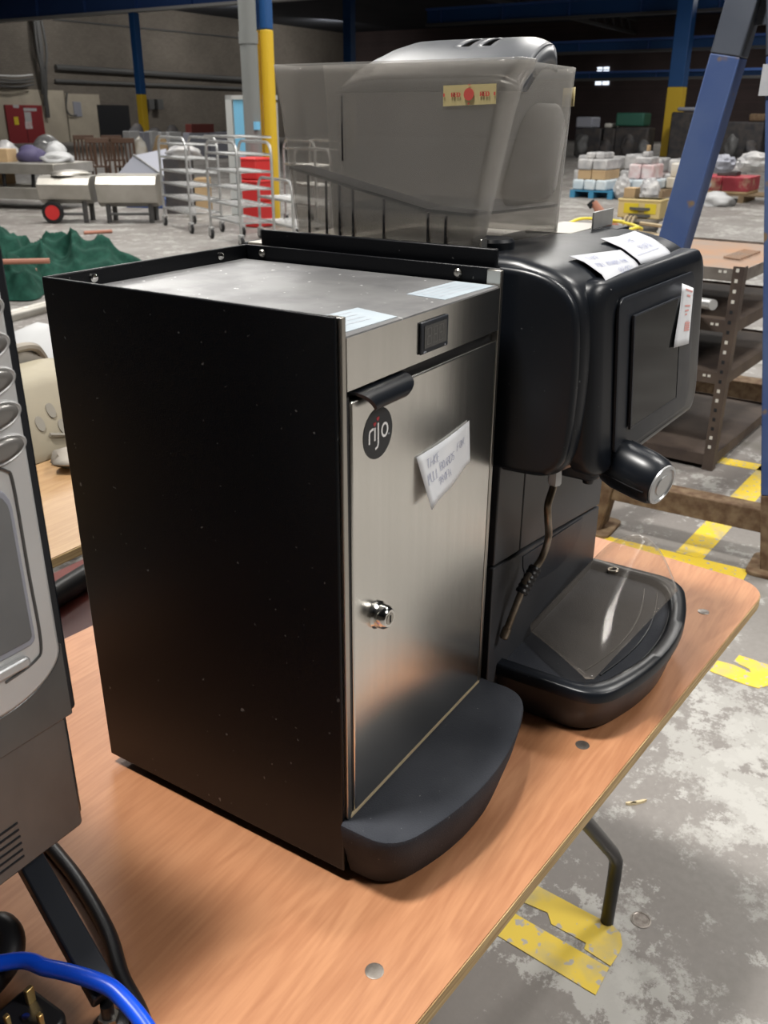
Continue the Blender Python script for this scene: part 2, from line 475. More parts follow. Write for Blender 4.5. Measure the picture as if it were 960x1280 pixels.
# ------------------------------------------------------------------ mesh builder
class MB:
    def __init__(s):
        s.v, s.f, s.mi = [], [], []

    def add(s, vs, fs, mi=0):
        o = len(s.v)
        s.v += [Vector(p) for p in vs]
        s.f += [tuple(i + o for i in f) for f in fs]
        s.mi += [mi] * len(fs)
        return s

    def box(s, a, b, mi=0, rot=0.0, piv=None):
        (x0, y0, z0), (x1, y1, z1) = a, b
        vs = [Vector(p) for p in ((x0, y0, z0), (x1, y0, z0), (x1, y1, z0), (x0, y1, z0), (x0, y0, z1), (x1, y0, z1), (x1, y1, z1), (x0, y1, z1))]
        if rot:
            p = Vector(piv or ((x0 + x1) / 2, (y0 + y1) / 2, 0))
            R = Matrix.Rotation(rot, 3, 'Z')
            vs = [R @ (v - p) + p for v in vs]
        return s.add(vs, [(0, 3, 2, 1), (4, 5, 6, 7), (0, 1, 5, 4), (1, 2, 6, 5), (2, 3, 7, 6), (3, 0, 4, 7)], mi)

    def prism(s, poly, fn0, fn1, mi=0):
        n = len(poly)
        vs = [fn0(*p) for p in poly] + [fn1(*p) for p in poly]
        fs = [tuple(range(n - 1, -1, -1)), tuple(range(n, 2 * n))]
        fs += [(i, (i + 1) % n, n + (i + 1) % n, n + i) for i in range(n)]
        return s.add(vs, fs, mi)

    def loft(s, rings, cap=True, close=True, mi=0):
        n = len(rings[0])
        vs = [p for r in rings for p in r]
        fs = []
        for k in range(len(rings) - 1):
            for i in range(n if close else n - 1):
                j = (i + 1) % n
                fs.append((k * n + i, k * n + j, (k + 1) * n + j, (k + 1) * n + i))
        if cap:
            fs.append(tuple(range(n - 1, -1, -1)))
            fs.append(tuple((len(rings) - 1) * n + i for i in range(n)))
        return s.add(vs, fs, mi)

    def tube(s, path, r, n=10, closed=False, mi=0):
        path = [Vector(p) for p in path]
        rings = []
        prev = None
        K = len(path)
        for k, p in enumerate(path):
            if closed:
                t = path[(k + 1) % K] - path[k - 1]
            else:
                t = path[min(k + 1, K - 1)] - path[max(k - 1, 0)]
            t.normalize()
            if prev is None:
                a = Vector((0, 0, 1)) if abs(t.z) < 0.9 else Vector((1, 0, 0))
                u = t.cross(a).normalized()
            else:
                u = (prev - t * prev.dot(t)).normalized()
            w = t.cross(u)
            prev = u
            rr = r[k] if isinstance(r, (list, tuple)) else r
            rings.append([p + (u * math.cos(2 * PI * i / n) + w * math.sin(2 * PI * i / n)) * rr for i in range(n)])
        if closed:
            rings.append(rings[0])
            return s.loft(rings, cap=False, mi=mi)
        return s.loft(rings, mi=mi)

    def lathe(s, prof, org, axis=(0, 0, 1), n=20, sx=1.0, mi=0):
        a = Vector(axis).normalized()
        h = Vector((0, 0, 1)) if abs(a.z) < 0.9 else Vector((1, 0, 0))
        u = a.cross(h).normalized()
        w = a.cross(u)
        o = Vector(org)
        rings = [[o + a * z + (u * math.cos(2 * PI * i / n) * sx + w * math.sin(2 * PI * i / n)) * r for i in range(n)] for r, z in prof]
        return s.loft(rings, mi=mi)

    def sheet(s, fn, nu, nv, mi=0):
        vs = [fn(i / nu, j / nv) for j in range(nv + 1) for i in range(nu + 1)]
        fs = [(j * (nu + 1) + i, j * (nu + 1) + i + 1, (j + 1) * (nu + 1) + i + 1, (j + 1) * (nu + 1) + i) for j in range(nv) for i in range(nu)]
        return s.add(vs, fs, mi)

    def strokes(s, lines, w, fn, mi=0):
        """flat ribbons along 2-D polylines, mapped to the surface by fn(x, y)"""
        for ln in lines:
            pts = [ln[0]] + [q for p, q in zip(ln, ln[1:]) if math.hypot(q[0] - p[0], q[1] - p[1]) > 1e-9]
            if len(pts) < 2:
                continue
            K = len(pts)
            closed = K > 3 and math.hypot(pts[0][0] - pts[-1][0], pts[0][1] - pts[-1][1]) < 1e-9
            L_, R_ = [], []
            for k in range(K):
                if closed:
                    a, b = pts[(k - 1) % (K - 1)], pts[(k + 1) % (K - 1)]
                else:
                    a, b = pts[max(k - 1, 0)], pts[min(k + 1, K - 1)]
                dx, dy = b[0] - a[0], b[1] - a[1]
                d = math.hypot(dx, dy) or 1
                nx, ny = -dy / d * w / 2, dx / d * w / 2
                L_.append(fn(pts[k][0] + nx, pts[k][1] + ny))
                R_.append(fn(pts[k][0] - nx, pts[k][1] - ny))
            s.add(L_ + R_, [(k, k + 1, K + k + 1, K + k) for k in range(K - 1)], mi)
        return s

    def build(s, name, m, parent=None, bevel=0, seg=2, smooth=True, solid=0, ang=35, sub=0, recalc=True):
        me = bpy.data.meshes.new(name)
        me.from_pydata([tuple(p) for p in s.v], [], s.f)
        ms = m if isinstance(m, (list, tuple)) else [m]
        for k in ms:
            me.materials.append(k)
        if len(ms) > 1:
            me.polygons.foreach_set('material_index', s.mi)
        if recalc:
            bm = bmesh.new()
            bm.from_mesh(me)
            bmesh.ops.recalc_face_normals(bm, faces=bm.faces)
            bm.to_mesh(me)
            bm.free()
        o = bpy.data.objects.new(name, me)
        COL.objects.link(o)
        if parent:
            o.parent = parent
            o.matrix_parent_inverse = parent.matrix_world.inverted()
        if smooth:
            me.polygons.foreach_set('use_smooth', [True] * len(me.polygons))
            me.set_sharp_from_angle(angle=math.radians(ang))
        if solid:
            md = o.modifiers.new('solid', 'SOLIDIFY')
            md.thickness = solid
            md.offset = 0
        if bevel:
            md = o.modifiers.new('bevel', 'BEVEL')
            md.width = bevel
            md.segments = seg
            md.limit_method = 'ANGLE'
            md.angle_limit = math.radians(40)
            md.harden_normals = False
        if sub:
            md = o.modifiers.new('sub', 'SUBSURF')
            md.levels = md.render_levels = sub
        return o


def tag(o, label, cat, group=None, kind=None):
    o['label'] = label
    o['category'] = cat
    if group:
        o['group'] = group
    if kind:
        o['kind'] = kind
    return o


def thing(name, label, cat, loc=(0, 0, 0), group=None):
    o = bpy.data.objects.new(name, None)
    COL.objects.link(o)
    o.location = loc
    o.matrix_world = Matrix.Translation(Vector(loc))
    o.empty_display_size = 0.05
    return tag(o, label, cat, group)


def struct(o):
    o['kind'] = 'structure'
    return o


def copy_tree(o, parent=None):
    c = o.copy()
    COL.objects.link(c)
    if parent:
        c.parent = parent
        c.matrix_parent_inverse = o.matrix_parent_inverse.copy()
    for ch in list(o.children):
        copy_tree(ch, c)
    return c


def rrect(x0, y0, x1, y1, r, n=5):
    """rounded rectangle; r may be a 4-tuple (bl, br, tr, tl)"""
    if not isinstance(r, (tuple, list)):
        r = (r,) * 4
    out = []
    for (cx, cy, a0, rr) in ((x0 + r[0], y0 + r[0], PI, r[0]), (x1 - r[1], y0 + r[1], 1.5 * PI, r[1]), (x1 - r[2], y1 - r[2], 0, r[2]), (x0 + r[3], y1 - r[3], 0.5 * PI, r[3])):
        for k in range(n + 1):
            a = a0 + k / n * PI / 2
            out.append((cx + rr * math.cos(a), cy + rr * math.sin(a)))
    return out


def smooth_path(pts, n=6):
    """Catmull-Rom through points"""
    P = [Vector(p) for p in pts]
    out = []
    for i in range(len(P) - 1):
        p0, p1, p2, p3 = P[max(i - 1, 0)], P[i], P[i + 1], P[min(i + 2, len(P) - 1)]
        for k in range(n):
            t = k / n
            out.append(0.5 * ((2 * p1) + (p2 - p0) * t + (2 * p0 - 5 * p1 + 4 * p2 - p3) * t * t + (3 * p1 - p0 - 3 * p2 + p3) * t ** 3))
    out.append(P[-1])
    return out


GL = {'T': [[(0, 1), (1, 1)], [(.5, 1), (.5, 0)]], 'A': [[(0, 0), (.5, 1), (1, 0)], [(.2, .4), (.8, .4)]], 'K': [[(0, 0), (0, 1)], [(1, 1), (0, .45), (1, 0)]],
      'E': [[(1, 1), (0, 1), (0, 0), (1, 0)], [(0, .5), (.8, .5)]], 'P': [[(0, 0), (0, 1), (.8, 1), (1, .8), (.8, .5), (0, .5)]], 'U': [[(0, 1), (0, .2), (.3, 0), (.7, 0), (1, .2), (1, 1)]],
      'L': [[(0, 1), (0, 0), (1, 0)]], 'B': [[(0, 0), (0, 1), (.7, 1), (.9, .8), (.7, .52), (0, .52)], [(.7, .52), (1, .3), (.7, 0), (0, 0)]],
      'O': [[(.5, 1), (.1, .8), (0, .5), (.1, .2), (.5, 0), (.9, .2), (1, .5), (.9, .8), (.5, 1)]], 'R': [[(0, 0), (0, 1), (.8, 1), (1, .78), (.8, .5), (0, .5)], [(.5, .5), (1, 0)]],
      'D': [[(0, 0), (0, 1), (.6, 1), (1, .7), (1, .3), (.6, 0), (0, 0)]], 'S': [[(1, .85), (.6, 1), (.1, .85), (.2, .58), (.85, .4), (.9, .12), (.4, 0), (0, .15)]],
      'F': [[(1, 1), (0, 1), (0, 0)], [(0, .5), (.8, .5)]], '9': [[(.9, .6), (.4, .5), (.1, .75), (.4, 1), (.9, .9), (.9, .5), (.6, 0)]],
      '8': [[(.5, .5), (.1, .75), (.5, 1), (.9, .75), (.5, .5), (0, .25), (.5, 0), (1, .25), (.5, .5)]], '0': [[(.5, 1), (.1, .7), (.1, .3), (.5, 0), (.9, .3), (.9, .7), (.5, 1)]],
      '7': [[(0, 1), (1, 1), (.4, 0)]], ' ': []}


def write(text, x, y, h, adv=0.72, wid=0.5, slant=0.0, jit=0.0):
    out = []
    rnd = random.Random(hash(len(text)) + 3)
    for c in text:
        for ln in GL.get(c, []):
            out.append([(x + (px * wid + py * slant) * h + rnd.uniform(-jit, jit) * h, y + py * h + rnd.uniform(-jit, jit) * h) for px, py in ln])
        x += adv * h
    return out




# ================================================================== SETTING
X0, X1, Y0, Y1, ZR = -12.0, 66.0, -14.0, 46.0, 7.6
floor = struct(MB().box((X0, Y0, -0.2), (X1, Y1, 0)).build('floor', M['concrete'], smooth=False))


def paint(name, poly, z=0.0015):
    m = MB().prism(poly, lambda x, y: (x, y, 0.0002), lambda x, y: (x, y, z))
    return m.build(name, M['paint_yellow'], floor, smooth=False)


def line(p, q, w):
    d = Vector((q[0] - p[0], q[1] - p[1], 0)).normalized()
    n = Vector((-d.y, d.x, 0)) * w / 2
    paint('painted_line', [(p[0] + n.x, p[1] + n.y), (q[0] + n.x, q[1] + n.y), (q[0] - n.x, q[1] - n.y), (p[0] - n.x, p[1] - n.y)])


line((2.37, 1.6), (2.375, 0.035), 0.085)
line((2.42, 0.235), (4.9, 0.075), 0.095)
line((3.46, 1.8), (3.46, -0.6), 0.085)
line((4.75, 2.4), (4.75, -0.8), 0.085)
line((7.6, 6.0), (7.6, -0.5), 0.10)
paint('painted_letter', [(0.775, 0.125), (0.775, 0.097), (0.762, -0.073), (0.753, -0.091), (0.73, -0.102), (0.711, -0.103), (0.675, -0.099), (0.684, -0.046), (0.698, -0.044), (0.703, 0.026), (0.724, 0.043), (0.72, 0.125)])
paint('painted_letter', [(0.691, 0.125), (0.67, -0.098), (0.605, -0.097), (0.627, 0.125)])
paint('painted_letter', [(1.73, -0.008), (1.795, -0.013), (1.798, -0.056), (1.784, -0.105), (1.801, -0.097), (1.814, -0.052), (1.857, -0.058), (1.851, -0.137), (1.80, -0.19), (1.746, -0.158), (1.717, -0.139), (1.717, -0.099)])

wall_left = struct(MB().box((X0, Y1, 0), (X1, Y1 + 0.3, ZR)).build('wall_left', M['wall'], smooth=False))
wall_right = struct(MB().box((X1, Y0, 0), (X1 + 0.3, Y1 + 0.3, ZR)).build('wall_right', M['wall_dark'], smooth=False))
struct(MB().box((X0, Y0 - 0.3, 0), (X1, Y0, ZR)).build('wall_front', M['wall'], smooth=False))
struct(MB().box((X0 - 0.3, Y0 - 0.3, 0), (X0, Y1 + 0.3, ZR)).build('wall_back', M['wall'], smooth=False))
struct(MB().box((X0, Y0, ZR), (X1, Y1, ZR + 0.2)).build('ceiling', M['roof'], smooth=False))
# cream rendered lower bay by the red door
a, b = on(-60, 110, 1, Y1), on(78, 110, 1, Y1)
MB().box((a.x, Y1 - 0.06, 0), (b.x, Y1, 2.75)).build('render_panel', M['wall_cream'], wall_left, smooth=False)
a, b = on(80, 110, 1, Y1), on(122, 110, 1, Y1)
MB().box((a.x, Y1 - 0.05, 0), (b.x, Y1, 2.6)).build('render_panel', M['wall_cream'], wall_left, smooth=False)
# red double door
a, b = on(5, 131, 1, Y1 - 0.1), on(51, 131, 1, Y1 - 0.1)
door = struct(MB().box((a.x, Y1 - 0.16, 0), (b.x, Y1 - 0.07, a.z)).build('door_1', M['red_door'], smooth=False))
xm = (a.x + b.x) / 2
MB().box((xm - 0.012, Y1 - 0.17, 0.02), (xm + 0.012, Y1 - 0.161, a.z - 0.02)).build('door_joint', M['black_gap'], door, smooth=False)
for (px0, py0, px1, py1, mm) in ((29, 135, 46, 139, 'white'), (30, 140, 40, 152, 'white'), (31, 152, 41, 161, 'film_pink'), (17, 146, 24, 156, 'crate_bright'), (16, 131, 24, 135, 'white')):
    p, q = on(px0, py0, 1, Y1 - 0.17), on(px1, py1, 1, Y1 - 0.17)
    MB().box((p.x, Y1 - 0.175, q.z), (q.x, Y1 - 0.16, p.z)).build('notice', M[mm], door, smooth=False)
a, b = on(121, 131, 1, Y1 - 0.05), on(160, 131, 1, Y1 - 0.05)
struct(MB().box((a.x, Y1 - 0.1, 0), (b.x, Y1 - 0.02, a.z)).build('door_2', M['black_gap'], smooth=False))
# daylit windows in the far wall
for k, (px0, py0, px1, py1) in enumerate(((366, 51, 413, 71), (747, 84, 761, 90), (745, 96, 761, 106))):
    p, q = on(px0, py0, 0, X1 - 0.03), on(px1, py1, 0, X1 - 0.03)
    w = struct(MB().box((X1 - 0.06, q.y, q.z), (X1 - 0.02, p.y, p.z)).build('window_%d' % (k + 1), M['daylight'], smooth=False))
    n = 4 if k == 0 else 2
    for j in range(1, n):
        yy = q.y + (p.y - q.y) * j / n
        MB().box((X1 - 0.10, yy - 0.03, q.z), (X1 - 0.055, yy + 0.03, p.z)).build('glazing_bar', M['dim_steel'], w, smooth=False)
    MB().box((X1 - 0.10, q.y, (p.z + q.z) / 2 - 0.03), (X1 - 0.056, p.y, (p.z + q.z) / 2 + 0.03)).build('glazing_bar', M['dim_steel'], w, smooth=False)
for px0, px1, py in ((752, 783, 5), (790, 815, 3)):
    p, q = on(px0, py, 0, X1 - 0.03), on(px1, py + 5, 0, X1 - 0.03)
    struct(MB().box((X1 - 0.06, q.y, q.z), (X1 - 0.02, p.y, p.z)).build('window_%d' % (4 if px0 < 785 else 5), M['daylight'], smooth=False))

# steel columns
def column(P, r, top, zy, label, twin=False):
    c = thing('column', label, 'column', (P[0], P[1], 0))
    for k in ((-1, 1) if twin else (0,)):
        ox, oy = k * r * 1.25 * 0.54, -k * r * 1.25 * 0.84
        w = r if not twin else r * 0.95
        MB().box((P[0] + ox - w, P[1] + oy - w, 0), (P[0] + ox + w, P[1] + oy + w, zy)).build('yellow_base', M['col_yellow'], c, bevel=0.02, smooth=False)
        MB().box((P[0] + ox - w, P[1] + oy - w, zy), (P[0] + ox + w, P[1] + oy + w, top)).build('blue_shaft', M['col_blue'], c, bevel=0.02, smooth=False)
    MB().box((P[0] - r * 1.6, P[1] - r * 1.6, 0), (P[0] + r * 1.6, P[1] + r * 1.6, 0.02)).build('foot_plate', M['dim_steel'], c, smooth=False)
    return c


P = at(335, 275)
column(P, 0.075, ZR, hz(P, 37), 'yellow and blue twin column beside the thick grey pole', twin=True)
P = at(183, 188)
column(P, 0.16, hz(P, 14) - 0.06, hz(P, 118), 'slim far column, blue above yellow, near the dark doorway')
P = at(836, 196)
column(P, 0.30, ZR, hz(P, 109), 'far column, blue above yellow, behind the wrapped pallets')
P = on(437, 78, 0, 39.6)
column((P.x, P.y), 0.22, ZR, 2.4, 'far blue column seen just left of the grey hopper lid')
P = at(322, 280)
gp = thing('grey_pole', 'thick pale grey round pole left of the yellow column', 'pole', (P.x, P.y, 0))
MB().lathe([(0.115, 0), (0.115, ZR)], (P.x, P.y, 0), n=20).build('shaft', M['pole_grey'], gp)
zc = hz(P, 55)
MB().lathe([(0.128, zc), (0.128, zc + 0.14)], (P.x, P.y, 0), n=20).build('collar', M['pole_grey'], gp)
q = on(311, 158, 1, P.y - 0.12)
MB().box((P.x - 0.10, P.y - 0.15, hz(P, 162)), (P.x - 0.02, P.y - 0.10, hz(P, 152))).build('switch_box', M['pale_panel'], gp, smooth=False)

# girders under the roof
def girder(name, x, z0, z1, y0, y1, label, edge='girder_edge'):
    g = thing(name, label, 'girder', (x, y0, z0))
    MB().box((x - 0.03, y0, z0), (x + 0.03, y1, z1)).build('web', M['girder' if edge == 'girder_edge' else 'col_blue'], g, smooth=False)
    MB().box((x - 0.2, y0, z0 - 0.05), (x + 0.2, y1, z0 + 0.06)).build('flange', M[edge], g, smooth=False)
    MB().box((x - 0.2, y0, z1 - 0.05), (x + 0.2, y1, z1 + 0.05)).build('flange', M['girder'], g, smooth=False)
    y = y0 + 1
    while y < y1:
        MB().box((x - 0.16, y - 0.02, z0 + 0.05), (x + 0.16, y + 0.02, z1)).build('stiffener', M['girder'], g, smooth=False)
        y += 3.2
    return g


P = at(183, 188)
girder('girder', P.x, hz((P.x, P.y), 14) , hz((P.x, P.y), 14) + 1.1, 2.0, Y1 - 0.1, 'blue girder with pale bottom flange over the slim left column')
P = at(836, 196)
g1 = girder('girder', 41.5, 5.45, 6.1, -13, 24, 'upper far girder crossing behind the right blue column', 'dim_steel')
girder('girder', 43.0, 4.15, 4.6, -13, 24, 'lower far crane rail girder crossing behind the right column', 'dim_steel')
girder('girder', 44.6, 3.1, 3.4, -13, 24, 'lowest far rail on the dark end wall', 'dim_steel')
# sloping roof trusses (right background)
for k, (yy, lab) in enumerate(((4, 'dark roof truss nearest the right edge of the photo'), (13, 'dark roof truss over the right blue column'), (22, 'dark roof truss behind the hopper lid'))):
    t = thing('roof_truss', lab, 'truss', (20, yy, 6.6))
    MB().box((20, yy - 0.08, 6.6), (X1 - 0.1, yy + 0.08, 6.78)).build('bottom_chord', M['dim_steel'], t, smooth=False)
    MB().box((20, yy - 0.08, 7.4), (X1 - 0.1, yy + 0.08, 7.58)).build('top_chord', M['dim_steel'], t, smooth=False)
    for j in range(28):
        xx = 20.2 + j * 1.6
        MB().tube([(xx, yy, 6.7), (xx + 0.8, yy, 7.5)], 0.05, 6).build('diagonal', M['dim_steel'], t)
        MB().tube([(xx + 0.8, yy, 7.5), (xx + 1.6, yy, 6.7)], 0.05, 6).build('diagonal', M['dim_steel'], t)
# pipes and cables on the left wall
for (pxa, pya, pxb, pyb, r, lab) in ((71, 84, 330, 101, 0.16, 'upper dark pipe run along the left brick wall'), (71, 101, 330, 112, 0.10, 'lower dark pipe run along the left brick wall'),
                                     (70, 24, 330, 50, 0.05, 'thin pale conduit high on the left brick wall')):
    p, q = on(pxa, pya, 1, Y1 - 0.25), on(pxb, pyb, 1, Y1 - 0.25)
    z = (p.z + q.z) / 2
    tag(MB().tube([(p.x, Y1 - r - 0.004, p.z), (q.x, Y1 - r - 0.004, q.z)], r, 8).build('pipe_run', M['dim_steel']), lab, 'pipe')
p, q = on(40, 0, 1, Y1 - 0.6), on(62, 118, 1, Y1 - 0.6)
cr = thing('cable_riser', 'dark mass of vertical cables right of the red door', 'cables', (p.x, Y1 - 0.5, q.z))
for k in range(7):
    xx = p.x + (q.x - p.x) * (k + 0.5) / 7 + 0.1
    MB().tube(smooth_path([(xx, Y1 - 0.25, q.z - 0.6 * (k % 3)), (xx + random.uniform(-.2, .2), Y1 - 0.5, q.z + 1.2), (xx + random.uniform(-.25, .25), Y1 - 0.55, q.z + 2.4), (xx, Y1 - 0.5, p.z)]), 0.07, 6).build('cable', M['dim_steel'], cr)
p, q = on(-10, 100, 1, Y1 - 0.2), on(37, 100, 1, Y1 - 0.2)
for k in range(4):
    z = p.z + 0.16 * k - 0.25
    tag(MB().tube(smooth_path([(p.x, Y1 - 0.5, z), ((p.x + q.x) / 2, Y1 - 0.55, z - 0.06 + 0.05 * (k % 2)), (q.x, Y1 - 0.5, z + 0.1)]), 0.05, 6).build('wall_cable', M['girder_edge' if k == 3 else 'dim_steel']),
        ['lowest of the cables looped above the red door', 'second lowest cable looped above the red door', 'third cable up looped above the red door', 'pale tube running highest above the red door'][k], 'cable')
p, q = on(97, 127, 1, Y1 - 0.5), on(109, 146, 1, Y1 - 0.5)
eb = tag(MB().box((p.x, Y1 - 0.1, q.z), (q.x, Y1 - 0.001, p.z)).build('switch_box', M['grey_sheet'], bevel=0.02), 'grey electrical switch box on the cream wall left of the dark doorway', 'box')
p = on(89, 142, 1, Y1 - 0.2)
tag(MB().tube(smooth_path([on(84, 116, 1, Y1 - 0.18), on(83, 135, 1, Y1 - 0.18), on(88, 144, 1, Y1 - 0.18), on(96, 144, 1, Y1 - 0.18)]), 0.045, 6).build('conduit', M['dim_steel']), 'thin dark conduit bending into the grey switch box', 'conduit')
for (px, py, lab) in ((186, 130, 'left of two small dark boxes right of the slim column'), (197, 130, 'right of two small dark boxes right of the slim column')):
    p, q = on(px, py - 6, 1, Y1 - 0.5), on(px + 8, py + 7, 1, Y1 - 0.5)
    tag(MB().box((p.x, Y1 - 0.5, q.z), (q.x, Y1 - 0.001, p.z)).build('fuse_box', M['dim_steel'], bevel=0.02), lab, 'box')


# ================================================================== PLYWOOD TABLE
TR = math.radians(-5.4)
TC = Vector((0.822, -0.2155, 0))
tu = Vector((math.cos(TR), math.sin(TR), 0))
tv = Vector((-math.sin(TR), math.cos(TR), 0))


def tt(u, v, z):
    return TC + tu * u + tv * v + Vector((0, 0, z))


TW, TL = 0.71, 1.83
tb = thing('trestle_table', 'orange plywood trestle table carrying the coffee machines', 'table', (0, 0.1, 0))
ol = rrect(-TL, 0, 0, TW, 0.05, 6)
MB().prism(ol, lambda u, v: tt(u, v, 0.7225), lambda u, v: tt(u, v, 0.7385)).build('plywood_core', M['ply_edge'], tb)
ol2 = rrect(-TL + .001, .001, -.001, TW - .001, 0.049, 6)
MB().prism(ol2, lambda u, v: tt(u, v, 0.7385), lambda u, v: tt(u, v, 0.740)).build('tabletop', M['table'], tb)
for p in ((0.69, -0.151), (0.309, -0.114), (-0.065, -0.076), (0.72, 0.38)):
    MB().lathe([(0.008, 0.7396), (0.008, 0.7404), (0.0068, 0.7407)], (p[0], p[1], 0), n=16).build('stud', M['stud'], tb)
for v in (0.15, 0.56):
    for e in (0, 1):
        f = tt(-0.07, v, 0) if e == 0 else tt(-TL + 0.07, v, 0)
        s = 1 if e == 0 else -1
        pth = [f + tu * (-0.45 * s) + Vector((0, 0, 0.715)), f + tu * (-0.02 * s) + Vector((0, 0, 0.185)), f + tu * (0.003 * s) + Vector((0, 0, 0.15)), f + tu * (0.006 * s) + Vector((0, 0, 0.11)), f]
        MB().tube(pth, 0.0125, 12).build('leg', M['rubber'], tb)
for e in (-0.5, -TL + 0.5):
    MB().tube([tt(e, 0.13, 0.712), tt(e, 0.58, 0.712)], 0.0125, 10).build('cross_tube', M['rubber'], tb)

# ================================================================== MILK FRIDGE
ZB, ZT, FW, FD = 0.752, 1.2633, 0.27, 0.311
fr = thing('milk_fridge', 'black and steel milk fridge with round black logo, nearest on the table', 'fridge', (FW / 2, FD / 2, 0.74))
MB().box((0, 0, ZB), (0.004, FD, ZT)).build('side_panel', M['black_steel'], fr, bevel=0.0012)
MB().box((FW - 0.004, 0.0, ZB), (FW, FD, ZT)).build('side_panel', M['black_steel'], fr, bevel=0.0012)
MB().box((0.004, FD - 0.004, ZB), (FW - 0.004, FD, ZT)).build('back_panel', M['black_steel'], fr, bevel=0.001)
MB().box((0.0045, 0.012, 0.755), (FW - 0.0045, FD - 0.0045, 1.242)).build('carcass', M['black_steel'], fr, smooth=False)
# bent steel cover: fascia + top
yz = [(0.012, 1.2075), (-0.0025, 1.2075), (-0.0025, 1.2445), (-0.0015, 1.2478), (0.002, 1.249), (0.3065, 1.249), (0.3065, 1.2435), (0.012, 1.2435)]
MB().prism(yz[:-2] + [(0.3065, 1.2425), (0.012, 1.2425)], lambda y, z: (0.0105, y, z), lambda y, z: (0.2595, y, z)).build('top_cover', M['steel_top'], fr, ang=25)
MB().box((0.0105, -0.0031, 1.2077), (0.2595, -0.0024, 1.2470)).build('fascia', M['steel'], fr, smooth=False)
for x in (0.0042, 0.2602):
    MB().box((x, -0.003, 0.812), (x + 0.0058, 0.012, 1.2625)).build('frame_strip', M['steel_trim'], fr, bevel=0.0008)
MB().box((0.0100, 0.004, 0.811), (0.2602, 0.012, 1.2075)).build('gasket', M['rubber'], fr, smooth=False)
dr = MB().box((0.0155, -0.003, 0.814), (0.2585, 0.0038, 1.1985)).build('door', M['steel'], fr, bevel=0.0015)
MB().box((0.0108, -0.001, 0.814), (0.0150, 0.0036, 1.2025)).build('door_edge', M['rubber'], dr, smooth=False)
# handle: curved black pull tab on the top edge of the door
prof = []
for k in range(9):
    t = k / 8
    prof.append((0.003 - 0.017 * math.sin(t * PI * 0.55), 1.2050 - 0.012 * (1 - math.cos(t * PI * 0.55))))
up_, lo_ = prof, [(y + 0.0022, z - 0.0022) for y, z in reversed(prof)]


def hx(t, side):
    return 0.020 + 0.014 * t if side == 0 else 0.094 - 0.014 * t ** 3


mb = MB()
rings = []
for side_x in range(9):
    s_ = side_x / 8
    rings.append([Vector((hx(k / 8, 0) + (hx(k / 8, 1) - hx(k / 8, 0)) * s_, p[0], p[1])) for k, p in enumerate(up_)]
                 + [Vector((hx(1 - k / 8, 0) + (hx(1 - k / 8, 1) - hx(1 - k / 8, 0)) * s_, p[0], p[1])) for k, p in enumerate(lo_)])
mb.loft(rings)
mb.build('handle', M['black_plastic'], dr, ang=50)
# logo disc and lettering
lg = MB().lathe([(0.0208, 0), (0.0208, 0.0004)], (0.0515, -0.0030, 1.1648), (0, -1, 0), n=40).build('logo_disc', M['logo_black'], dr, ang=60)
lx, lz = 0.0515, 1.1648


def lf(x, y):
    return (lx + x * 0.001, -0.0036, lz + y * 0.001)


arc = [(9.2 + 4.2 * math.cos(a * PI / 12), 0.6 + 5.2 * math.sin(a * PI / 12)) for a in range(25)]
logo = [[(-12.8, -6), (-12.8, 2.2), (-11.8, 4.4), (-9.0, 5.2), (-6.8, 5.2)], [(-5.0, 5.8), (-5.0, -5)], [(-0.2, 8.6), (-0.2, -8.6), (-1.2, -10.8), (-4.4, -12)], arc]
for ln, nm in zip(logo, 'rijo'):
    MB().strokes([ln], 2.0, lf).build('logo_letter', M['logo_white'], dr, smooth=False)
for cx, cy in ((-5.2, 8.8), (-0.8, 12.2)):
    MB().prism([(cx, cy - 2.2), (cx + 2, cy), (cx + 1.4, cy + 1.6), (cx, cy + 0.8), (cx - 1.4, cy + 1.6), (cx - 2, cy)], lambda x, y: (lx + x * .001, -0.0033, lz + y * .001), lambda x, y: (lx + x * .001, -0.0037, lz + y * .001)).build('logo_heart', M['logo_red'], dr, smooth=False)
MB().strokes([[(14.4, -4.4), (16.2, -4.4)]], 1.4, lf).build('logo_mark', M['ink_dark'], dr, smooth=False)
# lock
lk = MB().lathe([(0.0125, 0), (0.0125, 0.002), (0.0108, 0.004), (0.0105, 0.010), (0.0085, 0.013), (0.0078, 0.0135)], (0.050, -0.003, 1.0025), (0, -1, 0), n=24).build('lock', M['chrome'], dr)
MB().lathe([(0.0055, 0), (0.0055, 0.0005)], (0.050, -0.0165, 1.0025), (0, -1, 0), n=16).build('lock_barrel', M['steel_trim'], dr)
MB().box((0.0493, -0.0175, 0.9990), (0.0507, -0.0168, 1.0060)).build('keyhole', M['black_gap'], dr, smooth=False)
# paper note taped on the door
C4 = [Vector((0.110, -0.0036, 1.1265)), Vector((0.206, -0.0036, 1.1335)), Vector((0.2115, -0.0036, 1.0905)), Vector((0.1245, -0.012, 1.0745))]


def note(u, v):
    a = C4[0].lerp(C4[1], u)
    b = C4[3].lerp(C4[2], u)
    p = a.lerp(b, v)
    bow = 0.0016 * math.sin(u * PI) * (1 - v)
    edge = 0.0022 * math.sin(u * 9) * (v * 0.6)
    return Vector((p.x, p.y - 0.0006 - bow * 0.3, p.z - bow + edge))


nt_ = MB().sheet(note, 12, 8).build('paper_note', M['paper_lift'], dr, solid=0.0003)


def nf(x, y):
    p = note(x, 1 - y)
    return (p.x, p.y - 0.0007, p.z)


